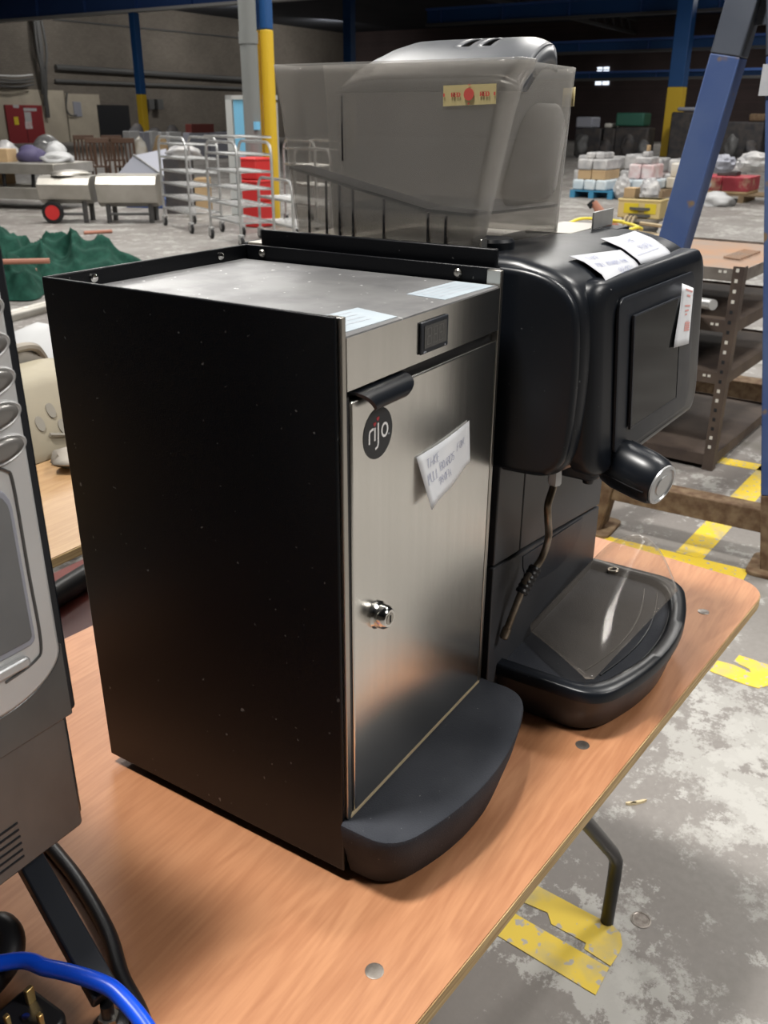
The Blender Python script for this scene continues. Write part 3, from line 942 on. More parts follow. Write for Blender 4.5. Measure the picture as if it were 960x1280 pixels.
tx = write('TAKE', 0.12, 0.70, 0.17, 0.36, 0.26, 0.1, 0.05)
tx += write('PULL', 0.07, 0.42, 0.18, 0.30, 0.22, 0.1, 0.05) + write('BOARDS', 0.33, 0.49, 0.16, 0.32, 0.24, 0.1, 0.05) + write('FOR', 0.71, 0.57, 0.16, 0.32, 0.24, 0.1, 0.05)
tx += write('980PA', 0.25, 0.24, 0.16, 0.36, 0.26, 0.1, 0.05)
MB().strokes(tx, 0.0075, nf).build('handwriting', M['ink'], dr, smooth=False)
# temperature display
dp = MB().box((0.112, -0.0055, 1.2140), (0.1575, -0.0032, 1.2405)).build('display', M['black_satin'], fr, bevel=0.0012)
MB().box((0.1165, -0.0060, 1.2185), (0.1535, -0.0054, 1.2370)).build('display_glass', M['lcd'], dp, smooth=False)
seg = []
for k in range(3):
    x = 0.121 + k * 0.0098
    seg += [[(x, 1.2215), (x, 1.2345), (x + .006, 1.2345), (x + .006, 1.2215), (x, 1.2215)], [(x, 1.228), (x + .006, 1.228)]]
MB().strokes(seg, 0.0011, lambda x, y: (x, -0.00615, y)).build('display_digits', M['lcd_seg'], dp, smooth=False)
for x in (0.1155, 0.118, 0.1505):
    MB().box((x, -0.0060, 1.2152), (x + 0.0016, -0.0054, 1.2163)).build('display_mark', M['ink_dark'], dp, smooth=False)
# stickers on the top
for poly in ([(0.0115, 0.0035), (0.086, 0.0015), (0.098, 0.047), (0.0115, 0.055)], [(0.168, 0.005), (0.255, 0.001), (0.257, 0.043), (0.173, 0.046)]):
    MB().prism(poly, lambda x, y: (x, y, 1.2490), lambda x, y: (x, y, 1.2494)).build('sticker', M['clear_label'], fr, smooth=False)
MB().strokes([[(0.02 + 0.002 * k, 0.046 - 0.009 * k), (0.08 - .004 * k, 0.041 - 0.009 * k)] for k in range(4)] + [[(0.178, 0.04 - 0.008 * k), (0.246, 0.037 - 0.008 * k)] for k in range(4)], 0.0015, lambda x, y: (x, y, 1.24955)).build('sticker_print', M['ink_dark'], fr, smooth=False)
# rivets inside the raised rim
for p, ax in (((0.053, FD - 0.004, 1.2555), (0, -1, 0)), ((0.223, FD - 0.004, 1.2555), (0, -1, 0)), ((FW - 0.004, 0.285, 1.2555), (-1, 0, 0)), ((FW - 0.004, 0.045, 1.2555), (-1, 0, 0))):
    MB().lathe([(0.0042, 0), (0.0042, 0.0012), (0.0030, 0.0026), (0.0012, 0.003)], p, ax, n=14).build('rivet', M['chrome'] if ax[1] else M['steel_trim'], fr)
# curved plinth in front of the door
def bow_outline(x0, x1, ya, yb, r, inset=0.0, n=24):
    """flat back on y=0, straight sides to y=ya, bowed front reaching yb; front corners rounded"""
    x0, x1, ya, yb = x0 + inset, x1 - inset, ya + inset, yb + inset
    cx, hw = (x0 + x1) / 2, (x1 - x0) / 2

    def bow(t):
        return (cx + t * hw, ya + (yb - ya) * (1 - t * t))
    e = r / hw
    pts = [(x0, 0.0)]
    p0, c, p1 = (x0, ya + r), (x0, ya), bow(-1 + e)
    for k in range(9):
        t = k / 8
        pts.append(tuple((1 - t) ** 2 * p0[i] + 2 * t * (1 - t) * c[i] + t * t * p1[i] for i in (0, 1)))
    for k in range(1, n):
        pts.append(bow(-1 + e + (2 - 2 * e) * k / n))
    p0, c, p1 = bow(1 - e), (x1, ya), (x1, ya + r)
    for k in range(9):
        t = k / 8
        pts.append(tuple((1 - t) ** 2 * p0[i] + 2 * t * (1 - t) * c[i] + t * t * p1[i] for i in (0, 1)))
    pts.append((x1, 0.0))
    return pts


rings = []
for z, ins in ((0.7425, 0.017), (0.745, 0.0145), (0.786, 0.0035), (0.806, 0.0), (0.8095, 0.0008), (0.811, 0.003)):
    rings.append([Vector((x, y, z)) for x, y in bow_outline(-0.004, 0.273, -0.054, -0.0850, 0.026, ins)])
mb = MB()
mb.loft(rings)
mb.build('plinth', M['charcoal'], fr, ang=40)
MB().box((0.008, -0.0032, 0.8108), (0.262, 0.0, 0.8132)).build('sealant', M['rope'], fr, smooth=False)
for x in (0.03, 0.24):
    for y in (0.05, 0.27):
        MB().lathe([(0.016, 0.740), (0.016, 0.748), (0.013, 0.756)], (x, y, 0), n=14).build('foot', M['rubber'], fr)

# ================================================================== COFFEE MACHINE
cm = thing('coffee_machine', 'black coffee machine with touch screen, twin bean hoppers and drip tray', 'coffee machine', (0.46, 0.15, 0.74))
MB().box((0.289, 0.008, 0.750), (0.631, 0.33, 1.256)).build('body', M['dark_grey'], cm, bevel=0.004)
MB().box((0.2825, 0.0135, 0.750), (0.2885, 0.300, 1.278)).build('side_panel', M['black_steel'], cm, bevel=0.0015)
MB().box((0.289, 0.30, 0.752), (0.631, 0.334, 1.262)).build('back_panel', M['black_steel'], cm, bevel=0.003)


def slab(poly, y0, y1, name, mm, par, bevel=0.0015):
    return MB().prism(poly, lambda x, z: (x, y0, z), lambda x, z: (x, y1, z)).build(name, mm, par, bevel=bevel)


slab([(0.290, 0.944), (0.3565, 0.9355), (0.3565, 1.06), (0.290, 1.06)], 0.000, 0.0085, 'front_panel', M['dark_grey'], cm)
slab([(0.3585, 0.9352), (0.631, 0.895), (0.631, 1.06), (0.3585, 1.06)], 0.000, 0.0085, 'front_panel', M['dark_grey'], cm)
slab([(0.290, 0.941), (0.631, 0.892), (0.631, 0.752), (0.290, 0.752)], 0.000, 0.0085, 'front_panel', M['dark_grey'], cm)
# dark plate painting in the shade of the scooped grip under the seam
half = [(0.375, 0.9245), (0.555, 0.9005)]
arcp = []
for k in range(15):
    a = PI * k / 14
    arcp.append((0.465 + 0.098 * math.cos(a), 0.912 - 0.012 * math.cos(a) * 1.0 - 0.052 * max(0.0, math.sin(a)) ** 0.8))
MB().prism(arcp, lambda x, z: (x, -0.0012, z), lambda x, z: (x, 0.0004, z)).build('grip_shade', M['black_satin'], cm, bevel=0.0005)
# head: rounded body extruded along x with rounded ends
def yz_head(k=0.0, sh=0.0):
    P = [(0.10, 1.266), (0.02, 1.2695), (-0.02, 1.267), (-0.050, 1.261), (-0.070, 1.252), (-0.081, 1.240), (-0.087, 1.222), (-0.0905, 1.19), (-0.092, 1.15), (-0.091, 1.11), (-0.087, 1.083), (-0.078, 1.066), (-0.062, 1.056), (-0.03, 1.0525), (0.10, 1.0525)]
    cy, cz = 0.0, 1.16
    P = [(p.x, p.y) for p in smooth_path([(y, z, 0) for y, z in P], 3)]
    return [(min(0.10, y + (k if y < 0.05 else 0) + (sh if y < -0.03 else sh * max(0, (0.0 - y) / 0.03) if y < 0 else 0)), cz + (z - cz) * (1 - k / 0.11)) for y, z in P]


rings = []
for x, k, sh in ((0.2915, 0.010, 0.014), (0.2935, 0.006, 0.014), (0.297, 0.0025, 0.014), (0.302, 0.0005, 0.014), (0.31, 0, 0.014), (0.33, 0, 0.009), (0.36, 0, 0.004), (0.40, 0, 0), (0.50, -0.001, 0), (0.60, 0, 0), (0.612, 0.001, 0), (0.622, 0.004, 0), (0.630, 0.010, 0), (0.636, 0.02, 0)):
    rings.append([Vector((x, y, z)) for y, z in yz_head(k, sh)])
mb = MB()
mb.loft(rings)
hd = mb.build('head', M['black_plastic'], cm, ang=50)
# left cheek cover, proud of the head
ck = [(0.06, 1.262), (0.0, 1.262), (-0.03, 1.258), (-0.050, 1.2495), (-0.0635, 1.237), (-0.070, 1.218), (-0.0735, 1.18), (-0.0745, 1.14), (-0.073, 1.10), (-0.068, 1.079), (-0.057, 1.066), (-0.04, 1.0605), (0.06, 1.0605)]
ck = [(p.x, p.y) for p in smooth_path([(y, z, 0) for y, z in ck], 4)]
rings = []
for x, k in ((0.2845, 0.07), (0.2850, 0.04), (0.2865, 0.015), (0.289, 0.0), (0.293, 0.0)):
    rings.append([Vector((x, y + (0.075 * k if y < 0.05 else 0), 1.16 + (z - 1.16) * (1 - k * 0.8))) for y, z in ck])
mb = MB()
mb.loft(rings)
mb.build('cheek_cover', M['black_plastic'], cm, ang=50)


def fy(z):
    return -0.112 + (z - 1.08) * 0.08


def face(x, z, off=0.0):
    t = (x - 0.48) / 0.175
    bulge = -0.024 * t * t if t < 0 else -0.006 * t * t
    return Vector((x, fy(z) - 0.001 - bulge + off, z))


def face_ring(x0, z0, x1, z1, r, off):
    return [face(x, z, off) for x, z in rrect(x0, z0, x1, z1, r, 6)]


rings = [face_ring(0.308, 1.056, 0.640, 1.251, (0.025, 0.03, 0.03, 0.022), 0.024),
         face_ring(0.3085, 1.055, 0.640, 1.251, (0.025, 0.03, 0.03, 0.022), 0.010),
         face_ring(0.3105, 1.057, 0.638, 1.2495, (0.025, 0.03, 0.03, 0.022), 0.005),
         face_ring(0.316, 1.061, 0.631, 1.246, (0.025, 0.03, 0.03, 0.022), 0.0014),
         face_ring(0.325, 1.067, 0.620, 1.240, (0.022, 0.028, 0.028, 0.02), 0.0)]
mb = MB()
mb.loft(rings)
fb = mb.build('front_bezel', M['black_plastic'], cm, ang=60)
rings = [face_ring(0.348, 1.074, 0.578, 1.232, (0.008, 0.02, 0.02, 0.012), 0.002), face_ring(0.348, 1.074, 0.578, 1.232, (0.008, 0.02, 0.02, 0.012), -0.0006), face_ring(0.350, 1.076, 0.576, 1.230, (0.008, 0.02, 0.02, 0.012), -0.0012)]
mb = MB()
mb.loft(rings)
mb.build('control_panel', M['black_satin'], fb, ang=60)
rings = [face_ring(0.377, 1.098, 0.512, 1.211, 0.001, 0.0), face_ring(0.377, 1.098, 0.512, 1.211, 0.001, -0.0020)]
mb = MB()
mb.loft(rings)
mb.build('touch_screen', M['screen'], fb, ang=30)
bz = MB()
for (a0, b0, a1, b1) in ((0.375, 1.096, 0.514, 1.098), (0.375, 1.211, 0.514, 1.2125), (0.375, 1.098, 0.377, 1.211), (0.512, 1.098, 0.514, 1.211)):
    bz.loft([[face(x, z, 0.0) for x, z in ((a0, b0), (a1, b0), (a1, b1), (a0, b1))], [face(x, z, -0.0025) for x, z in ((a0, b0), (a1, b0), (a1, b1), (a0, b1))]])
bz.build('screen_frame', M['black_satin'], fb, smooth=False)
# price sticker hanging over the panel edge
S4 = [(0.507, 1.2265), (0.560, 1.214), (0.552, 1.152), (0.490, 1.160)]


def stk(u, v):
    a = Vector(S4[0]).lerp(Vector(S4[1]), u)
    b = Vector(S4[3]).lerp(Vector(S4[2]), u)
    p = a.lerp(b, v)
    q = face(p.x, p.y, -0.0030)
    q.x += 0.003 * math.sin(v * 5) * (1 - u)
    return q


MB().sheet(stk, 4, 8).build('sticker', M['paper_lift'], fb, solid=0.0003)


def sf(x, y):
    p = stk(x, 1 - y)
    return (p.x, p.y - 0.0006, p.z)


red = []
for k in range(3):
    red += [[(0.62 + 0.1 * k, 0.24), (0.62 + 0.1 * k, 0.42)]]
red += [[(0.52, 0.26 + 0.04 * k), (0.9, 0.26 + 0.04 * k)] for k in range(4)]
red += [[(0.3, 0.93), (0.9, 0.93)], [(0.45, 0.84), (0.75, 0.84)], [(0.35, 0.66), (0.8, 0.68)], [(0.4, 0.58), (0.7, 0.6)], [(0.45, 0.52), (0.6, 0.53)]]
MB().strokes(red, 0.03, sf).build('sticker_print', M['ink_pink'], fb, smooth=False)


# paper notes lying over the top edge of the head
def top_yz(s):
    """arc length s from (y=.03) forward over the top edge"""
    pts = [Vector((0.03, 1.2712)), Vector((-0.02, 1.2685)), Vector((-0.050, 1.2625)), Vector((-0.071, 1.2535)), Vector((-0.083, 1.2415)), Vector((-0.0895, 1.222))]
    for a, b in zip(pts, pts[1:]):
        d = (b - a).length
        if s <= d:
            return a.lerp(b, s / d)
        s -= d
    return pts[-1]


def head_note(name, c, lift, text):
    def fn(u, v):
        a = Vector(c[0]).lerp(Vector(c[1]), u)
        b = Vector(c[3]).lerp(Vector(c[2]), u)
        p = a.lerp(b, v)
        q = top_yz(p.y)
        return Vector((p.x, q.x, q.y + 0.0012 + lift * (1 - v) * abs(u - 0.5)))
    o = MB().sheet(fn, 10, 10).build(name, M['paper'], hd, solid=0.0003)
    MB().strokes(text, 0.010, lambda x, y: tuple(Vector(fn(x, 1 - y)) + Vector((0, -0.0004, 0.0007)))).build('handwriting', M['ink'], hd, smooth=False)


head_note('paper_note', [(0.352, 0.062), (0.452, 0.080), (0.432, 0.123), (0.334, 0.121)], 0.0, write('TAKE', 0.12, 0.72, 0.15, 0.46, 0.36, 0.1, 0.04) + write('PULL BOARDS FOR', 0.12, 0.48, 0.13, 0.36, 0.27, 0.1, 0.05) + write('980PA', 0.42, 0.2, 0.17, 0.5, 0.36, 0.1, 0.04))
head_note('paper_note', [(0.470, 0.050), (0.572, 0.055), (0.552, 0.112), (0.448, 0.108)], 0.004, write('TAKE', 0.3, 0.62, 0.16, 0.46, 0.36, 0.1, 0.05) + write('980PA', 0.35, 0.32, 0.16, 0.5, 0.36, 0.1, 0.05) + [[(0.1, 0.2), (0.8, 0.25)]])
# spout block under the head with nozzles
sp = MB().prism(rrect(0.372, -0.075, 0.53, 0.0, 0.015), lambda x, y: (x, y, 1.030), lambda x, y: (x, y, 1.054)).build('spout_block', M['black_satin'], cm, bevel=0.003)
for x, y in ((0.400, -0.058), (0.425, -0.058), (0.450, -0.05)):
    MB().lathe([(0.006, 1.018), (0.007, 1.022), (0.007, 1.032)], (x, y, 0), n=12).build('nozzle', M['rubber'], sp)
# rotary knob
ax = Vector((-0.26, -0.945, -0.17)).normalized()
kb = Vector((0.371, -0.0935, 1.0610))
MB().lathe([(0.011, -0.012), (0.011, 0.004)], kb, ax, n=20).build('knob_shaft', M['rubber'], cm)
kn = MB().lathe([(0.020, -0.004), (0.0248, 0.0), (0.0268, 0.012), (0.0262, 0.040), (0.0245, 0.053), (0.0222, 0.058)], kb, ax, n=36).build('knob', M['black_plastic'], cm, ang=50)
MB().lathe([(0.0215, 0.0585), (0.0215, 0.0605), (0.0180, 0.0615), (0.0170, 0.0600), (0.0, 0.0600)], kb, ax, n=32).build('knob_cap', M['silver_cap'], kn, ang=30)
MB().lathe([(0.0115, 0.0600), (0.0110, 0.0612), (0.0, 0.0612)], kb, ax, n=24).build('knob_centre', M['galv'], kn, ang=30)
u_ = ax.cross(Vector((0, 0, 1))).normalized()
w_ = ax.cross(u_)
for a in (0.2, 2.2, 4.3):
    d = u_ * math.cos(a) + w_ * math.sin(a)
    MB().tube([kb + ax * 0.008 + d * 0.0264, kb + ax * 0.040 + d * 0.0260, kb + ax * 0.054 + d * 0.0244], 0.0009, 6).build('knob_rib', M['rubber'], kn)
# steam wand
wp = smooth_path([(0.362, -0.034, 1.042), (0.357, -0.034, 1.022), (0.346, -0.034, 1.005), (0.350, -0.034, 0.985), (0.366, -0.030, 0.955), (0.360, -0.026, 0.930), (0.338, -0.020, 0.913), (0.325, -0.015, 0.885), (0.312, -0.008, 0.846)], 6)
wd_ = MB().tube(wp, 0.0042, 12).build('steam_wand', M['rusty_tube'], cm)
MB().lathe([(0.0065, 1.024), (0.0080, 1.027), (0.0080, 1.034), (0.006, 1.052)], (0.3595, -0.034, 0), n=6).build('wand_nut', M['silver_cap'], wd_)
g0, g1 = Vector((0.352, -0.0235, 0.923)), Vector((0.330, -0.017, 0.897))
gp_ = []
for k in range(13):
    gp_.append((0.0078 if k % 2 else 0.0068, (g1 - g0).length * k / 12))
MB().lathe(gp_, g0, g1 - g0, n=14).build('wand_grip', M['rubber'], wd_)
MB().lathe([(0.0052, 0), (0.0056, 0.004), (0.0056, 0.012), (0.004, 0.014)], (0.3155, -0.0098, 0.857), (-0.31, 0.16, -0.93), n=12).build('wand_tip', M['rusty_tube'], wd_)
# drip tray
def tray_ring(ins, z):
    return [Vector((x, 0.018 if abs(y) < 1e-9 else y, z)) for (x, y) in bow_outline(0.313, 0.642, -0.124, -0.163, 0.030, ins)]


tr = None
mb = MB()
mb.loft([tray_ring(0.016, 0.742), tray_ring(0.013, 0.745), tray_ring(0.006, 0.775), tray_ring(0.004, 0.790)])
tr = mb.build('drip_tray', M['black_satin'], cm, ang=40)
mb = MB()
o_, i_ = [tray_ring(0.004, 0.789), tray_ring(0.0, 0.7915), tray_ring(0.0, 0.803), tray_ring(0.002, 0.8055), tray_ring(0.0155, 0.8055), tray_ring(0.018, 0.803), tray_ring(0.020, 0.792)], 0
mb.loft(o_, cap=False)
mb.build('tray_rim', M['black_plastic'], tr, ang=50)
mb = MB()
mb.loft([tray_ring(0.0185, 0.788), tray_ring(0.0185, 0.7965)])
mb.build('tray_grate', M['charcoal'], tr, ang=40)
for k in range(3):
    x0 = 0.40 + 0.0 * k
    pts = []
    for j in range(13):
        t = j / 12
        pts.append((0.37 + 0.235 * t, -0.075 - 0.018 * k - 0.03 * math.sin(PI * (0.15 + 0.75 * t)), 0.7968))
    MB().tube(pts, 0.0011, 6).build('grate_rib', M['black_plastic'], tr)
MB().box((0.47, -0.1525, 0.758), (0.515, -0.145, 0.772)).build('tray_badge', M['dark_grey'], tr, bevel=0.001)
# clear acrylic guard lying on the tray
def guard(u, v):
    a = Vector((0.402, 0.001, 0.8085)).lerp(Vector((0.585, -0.028, 0.852)), u)
    b = Vector((0.331, -0.108, 0.8095)).lerp(Vector((0.596, -0.130, 0.812)), u)
    p = a.lerp(b, v)
    p.z += (0.002 + 0.040 * u) * max(0.0, math.sin(PI * v)) ** 0.9
    p.x += 0.012 * u * math.sin(PI * v)
    return p


def gmap(u, v):
    # rounded near corners
    c = 0.06
    if u < c:
        d = c - u
        e = 0.06 * (1 - math.sqrt(max(0, 1 - (d / c) ** 2)))
        v = e + v * (1 - 2 * e)
    return guard(u, v)


gd = MB().sheet(gmap, 28, 22).build('splash_guard', M['clear'], solid=0.002)
hp_ = guard(0.66, 0.42)
MB().tube([hp_ + Vector((0.006 * math.cos(a), 0.006 * math.sin(a), 0.0015 - 0.001 * math.sin(a))) for a in [2 * PI * i / 16 for i in range(16)]], 0.0018, 6, closed=True).build('grommet', M['rusty_tube'], gd)
tag(gd, 'curved clear plastic guard lying loose on the drip tray', 'guard')
# deck and things on it
dk = MB().box((0.289, 0.05, 1.256), (0.631, 0.325, 1.2625)).build('top_deck', M['dull_steel'], cm, bevel=0.001)
MB().lathe([(0.021, 1.2625), (0.0225, 1.266), (0.0225, 1.276), (0.020, 1.279)], (0.352, 0.052, 0), n=28).build('filler_cap', M['black_plastic'], cm)
MB().box((0.302, 0.040, 1.262), (0.316, 0.0415, 1.283)).build('latch_tab', M['steel'], cm, bevel=0.002)
MB().box((0.505, 0.028, 1.262), (0.625, 0.085, 1.2705)).build('service_flap', M['steel_trim'], cm, bevel=0.001)
MB().box((0.560, 0.022, 1.270), (0.628, 0.0245, 1.290)).build('flap_lip', M['galv'], cm, bevel=0.001)
MB().box((0.585, 0.0, 1.258), (0.628, 0.024, 1.270)).build('hinge_block', M['black_plastic'], cm, bevel=0.002)
# hoppers
def hopper_rings(specs, r):
    return [[Vector((x, y, z)) for x, y in rrect(x0, y0, x1, y1, r, 5)] for (x0, y0, x1, y1, z) in specs]


mb = MB()
mb.loft(hopper_rings([(0.300, 0.052, 0.333, 0.262, 1.2665), (0.2985, 0.045, 0.3345, 0.267, 1.305), (0.2965, 0.027, 0.3365, 0.277, 1.395), (0.2955, 0.020, 0.3375, 0.281, 1.42), (0.295, 0.011, 0.338, 0.283, 1.432), (0.295, 0.008, 0.338, 0.284, 1.440)], (0.006, 0.006, 0.006, 0.006)), cap=False)
h1 = mb.build('bean_hopper', M['hopper'], cm, ang=60, solid=0.0018)
mb = MB()
mb.loft([[Vector((x, y, z + d)) for x, d in ((0.2990, 0.0015), (0.334, 0.0015), (0.334, -0.0015), (0.2990, -0.0015))] for y, z in ((0.270, 1.3415), (0.100, 1.307), (0.050, 1.305))])
mb.build('hopper_ramp', M['hopper_line'], h1, smooth=False)
for y, z1 in ((0.245, 1.335), (0.222, 1.330), (0.205, 1.327), (0.188, 1.324), (0.150, 1.316), (0.098, 1.305), (0.078, 1.303)):
    MB().box((0.2978, y - 0.0009, 1.268), (0.300, y + 0.0009, z1)).build('hopper_rib', M['hopper_line'], h1, smooth=False)
MB().box((0.2958, 0.198, 1.350), (0.2968, 0.1995, 1.410)).build('hopper_seam', M['hopper_line'], h1, smooth=False)
tp = MB().loft([[Vector((0.2948, 0.0825, 1.4005)), Vector((0.2948, 0.0285, 1.4025)), Vector((0.2944, 0.0285, 1.4190)), Vector((0.2944, 0.0825, 1.4180))], [Vector((0.2954, 0.0825, 1.4005)), Vector((0.2954, 0.0285, 1.4025)), Vector((0.2950, 0.0285, 1.4190)), Vector((0.2950, 0.0825, 1.4180))]]).build('tape', M['tape'], h1, smooth=False)


def tf(x, y):
    return (0.2940, 0.0825 - 0.054 * x, 1.4012 + 0.001 * x + 0.0175 * y)


dots = [[(0.5 + 0.075 * math.cos(k * PI / 3) * r_, 0.5 + 0.22 * math.sin(k * PI / 3) * r_) for k in range(7)] for r_ in (1.0, 0.55, 0.15)]
MB().strokes(write('RED', 0.17, 0.40, 0.2, 0.27, 0.24), 0.026, tf).strokes(write('RED', 0.72, 0.40, 0.2, 0.27, 0.24), 0.026, tf).build('tape_print', M['ink_red'], h1, smooth=False)
MB().lathe([(0.0052, 0), (0.0052, 0.0003)], (0.2940, 0.0555, 1.4105), (-1, 0, 0), n=20).build('tape_dot', M['ink_red'], h1, smooth=False)
MB().strokes([[(0.02, 0.42), (0.02, 0.58)], [(0.98, 0.42), (0.98, 0.58)], [(0.5, 0.92), (0.5, 0.98)], [(0.5, 0.02), (0.5, 0.1)]], 0.03, tf).build('tape_print', M['ink_red'], h1, smooth=False)
MB().tube([(0.2948, 0.066 + 0.0065 * math.cos(k * PI / 10), 1.4275 + 0.0065 * math.sin(k * PI / 10)) for k in range(20)], 0.0005, 5, closed=True).build('moulded_ring', M['hopper'], h1)

mb = MB()
def fillet(poly, rad, n=6):
    out = []
    K = len(poly)
    for i in range(K):
        p, a_, b_ = Vector(poly[i]), Vector(poly[i - 1]), Vector(poly[(i + 1) % K])
        r = rad[i]
        p0, p1 = p + (a_ - p).normalized() * r, p + (b_ - p).normalized() * r
        for k in range(n + 1):
            t = k / n
            out.append((1 - t) ** 2 * p0 + 2 * t * (1 - t) * p + t * t * p1)
    return out


def hop2(x0, yl, x1, yr, yb, z, e=0.0):
    return [Vector((q.x, q.y, z)) for q in fillet([(x0 + e, yl + e), (x1 - e, yr + e), (x1 - e, yb - e), (x0 + e, yb - e)], (0.018, 0.045, 0.012, 0.012))]


mb.loft([hop2(0.346, 0.080, 0.533, 0.040, 0.250, 1.2665), hop2(0.345, 0.074, 0.534, 0.040, 0.252, 1.300), hop2(0.344, 0.042, 0.538, 0.041, 0.256, 1.405), hop2(0.343, 0.036, 0.540, 0.041, 0.258, 1.432), hop2(0.343, 0.034, 0.541, 0.041, 0.259, 1.441)], cap=False)
h2 = mb.build('bean_hopper', M['hopper'], cm, ang=60, solid=0.0018)
mb = MB()
mb.loft([hop2(0.345, 0.0745, 0.534, 0.040, 0.252, 1.2985, 0.0015), hop2(0.345, 0.0742, 0.534, 0.040, 0.252, 1.3015, 0.0015)])
mb.build('hopper_ramp', M['hopper_line'], h2, smooth=False)
# window-like bulge moulded in the front of the second hopper
mb = MB()
mb.loft([[Vector((x, 0.074 - (z - 1.30) * 0.30 * (0.557 - x) / 0.21 - 0.038 * (x - 0.345) / 0.21, z)) for x, z in rrect(0.388, 1.305, 0.488, 1.405, (0.02, 0.015, 0.03, 0.03), 5)], [Vector((x, 0.068 - (z - 1.30) * 0.30 * (0.557 - x) / 0.21 - 0.038 * (x - 0.345) / 0.21, z)) for x, z in rrect(0.394, 1.310, 0.483, 1.400, (0.02, 0.015, 0.03, 0.03), 5)]])
mb.build('moulded_window', M['hopper'], h2, ang=60)
MB().sheet(lambda u, v: Vector((0.511 + 0.0285 * u, 0.0405 + 0.024 * u * u, 1.422 - 0.019 * v)), 4, 2).build('tape', M['tape'], h2, solid=0.0006)
# lid of the second hopper: domed, with two slots
def lidz(x, y):
    t = max(0.0, (x - 0.346) / 0.154)
    base = 1.426 + 0.043 * math.sin(min(1, t / 0.9) * PI / 2) ** 0.9
    if t > 0.88:
        base -= 0.007 * ((t - 0.88) / 0.12) ** 2
    e = max(0, (0.060 - y) / 0.03)
    base -= 0.008 * min(1, e) ** 2
    e = max(0, (y - 0.19) / 0.045)
    base -= 0.010 * min(1, e) ** 2
    return base


xs = [0.345 + 0.155 * k / 20 for k in range(21)]
ys = [0.030, 0.034, 0.042, 0.052, 0.066, 0.080, 0.086, 0.098, 0.106, 0.112, 0.124, 0.136, 0.16, 0.18, 0.20, 0.22, 0.232, 0.237]
def lidy(x, y):
    return y + 0.030 * ((x - 0.345) / 0.155) * (1 - (y - 0.03) / 0.207)


vs = [(x, lidy(x, y), lidz(x, y)) for y in ys for x in xs]
fs = []
for j in range(len(ys) - 1):
    for i in range(20):
        if 9 <= i <= 15 and j in (6, 9):
            continue
        fs.append((j * 21 + i, j * 21 + i + 1, (j + 1) * 21 + i + 1, (j + 1) * 21 + i))
mb = MB()
mb.add(vs, fs)
# skirt
rim = [(x, ys[0]) for x in xs] + [(xs[-1], y) for y in ys[1:]] + [(x, ys[-1]) for x in reversed(xs[:-1])] + [(xs[0], y) for y in reversed(ys[1:-1])]
mb.loft([[Vector((x, lidy(x, y), lidz(x, y))) for x, y in rim], [Vector((x + (0.0015 if x > 0.47 else -0.0015), lidy(x, y) + (0.002 if y > 0.15 else -0.002), max(1.414, lidz(x, y) - 0.018))) for x, y in rim]], cap=False)
ld = mb.build('hopper_lid', M['lid'], h2, ang=45, solid=0.002)
MB().box((0.42, 0.082, 1.444), (0.51, 0.128, 1.446)).build('slot_dark_backing', M['black_gap'], h2, smooth=False)  # black plate added under the slots so they look dark

# ================================================================== SILVER MACHINE AT THE LEFT EDGE
LM = thing('vending_coffee_machine', 'silver and black coffee machine cut off by the left edge of the photo', 'coffee machine', (-0.36, 0.35, 0.74))
MB().box((-0.60, 0.158, 0.856), (-0.149, 0.52, 1.375)).build('casing', M['black_plastic'], LM, bevel=0.006)
slab(rrect(-0.60, 0.966, -0.1465, 1.378, 0.004), 0.150, 0.158, 'front_surround', M['black_plastic'], LM, bevel=0.002)
# silver front with a large rounded lower corner
edge = [(-0.60, 1.372), (-0.60, 1.000)]
for k in range(13):
    a = -PI / 2 + k / 12 * PI / 2
    edge.append((-0.212 + 0.055 * math.cos(a), 1.0305 + 0.0305 * math.sin(a)))
edge.append((-0.157, 1.372))
slab(edge, 0.1425, 0.150, 'silver_front', M['machine_silver'], LM, bevel=0.003)
sk = [(-0.60, 0.9665), (-0.60, 0.9985)]
for k in range(13):
    a = -PI / 2 + k / 12 * PI / 2
    sk.append((-0.2115 + 0.056 * math.cos(a), 1.0300 + 0.0313 * math.sin(a)))
sk += [(-0.1535, 1.03), (-0.1535, 0.9665)]
slab(sk, 0.1455, 0.150, 'skirt', M['machine_dark'], LM, bevel=0.001)
slab(rrect(-0.60, 1.044, -0.1765, 1.170, (0.004, 0.006, 0.02, 0.004)), 0.1410, 0.1430, 'recess_rim', M['grey_sheet'], LM, bevel=0.001)
slab(rrect(-0.60, 1.049, -0.1795, 1.166, (0.004, 0.004, 0.018, 0.004)), 0.1402, 0.1412, 'display_window', M['machine_grey'], LM, bevel=0.0005)
gr = smooth_path([(-0.205, 0.1422, 1.026), (-0.180, 0.1422, 1.030), (-0.1725, 0.1422, 1.042), (-0.1725, 0.1422, 1.10), (-0.1725, 0.1422, 1.165), (-0.176, 0.1422, 1.176), (-0.186, 0.1422, 1.181)], 5)
MB().tube(gr, 0.0011, 6).build('moulded_groove', M['machine_dark'], LM)
slab(rrect(-0.225, 1.0315, -0.186, 1.0395, 0.003), 0.137, 0.1425, 'lower_tab', M['silver_cap'], LM, bevel=0.0015)
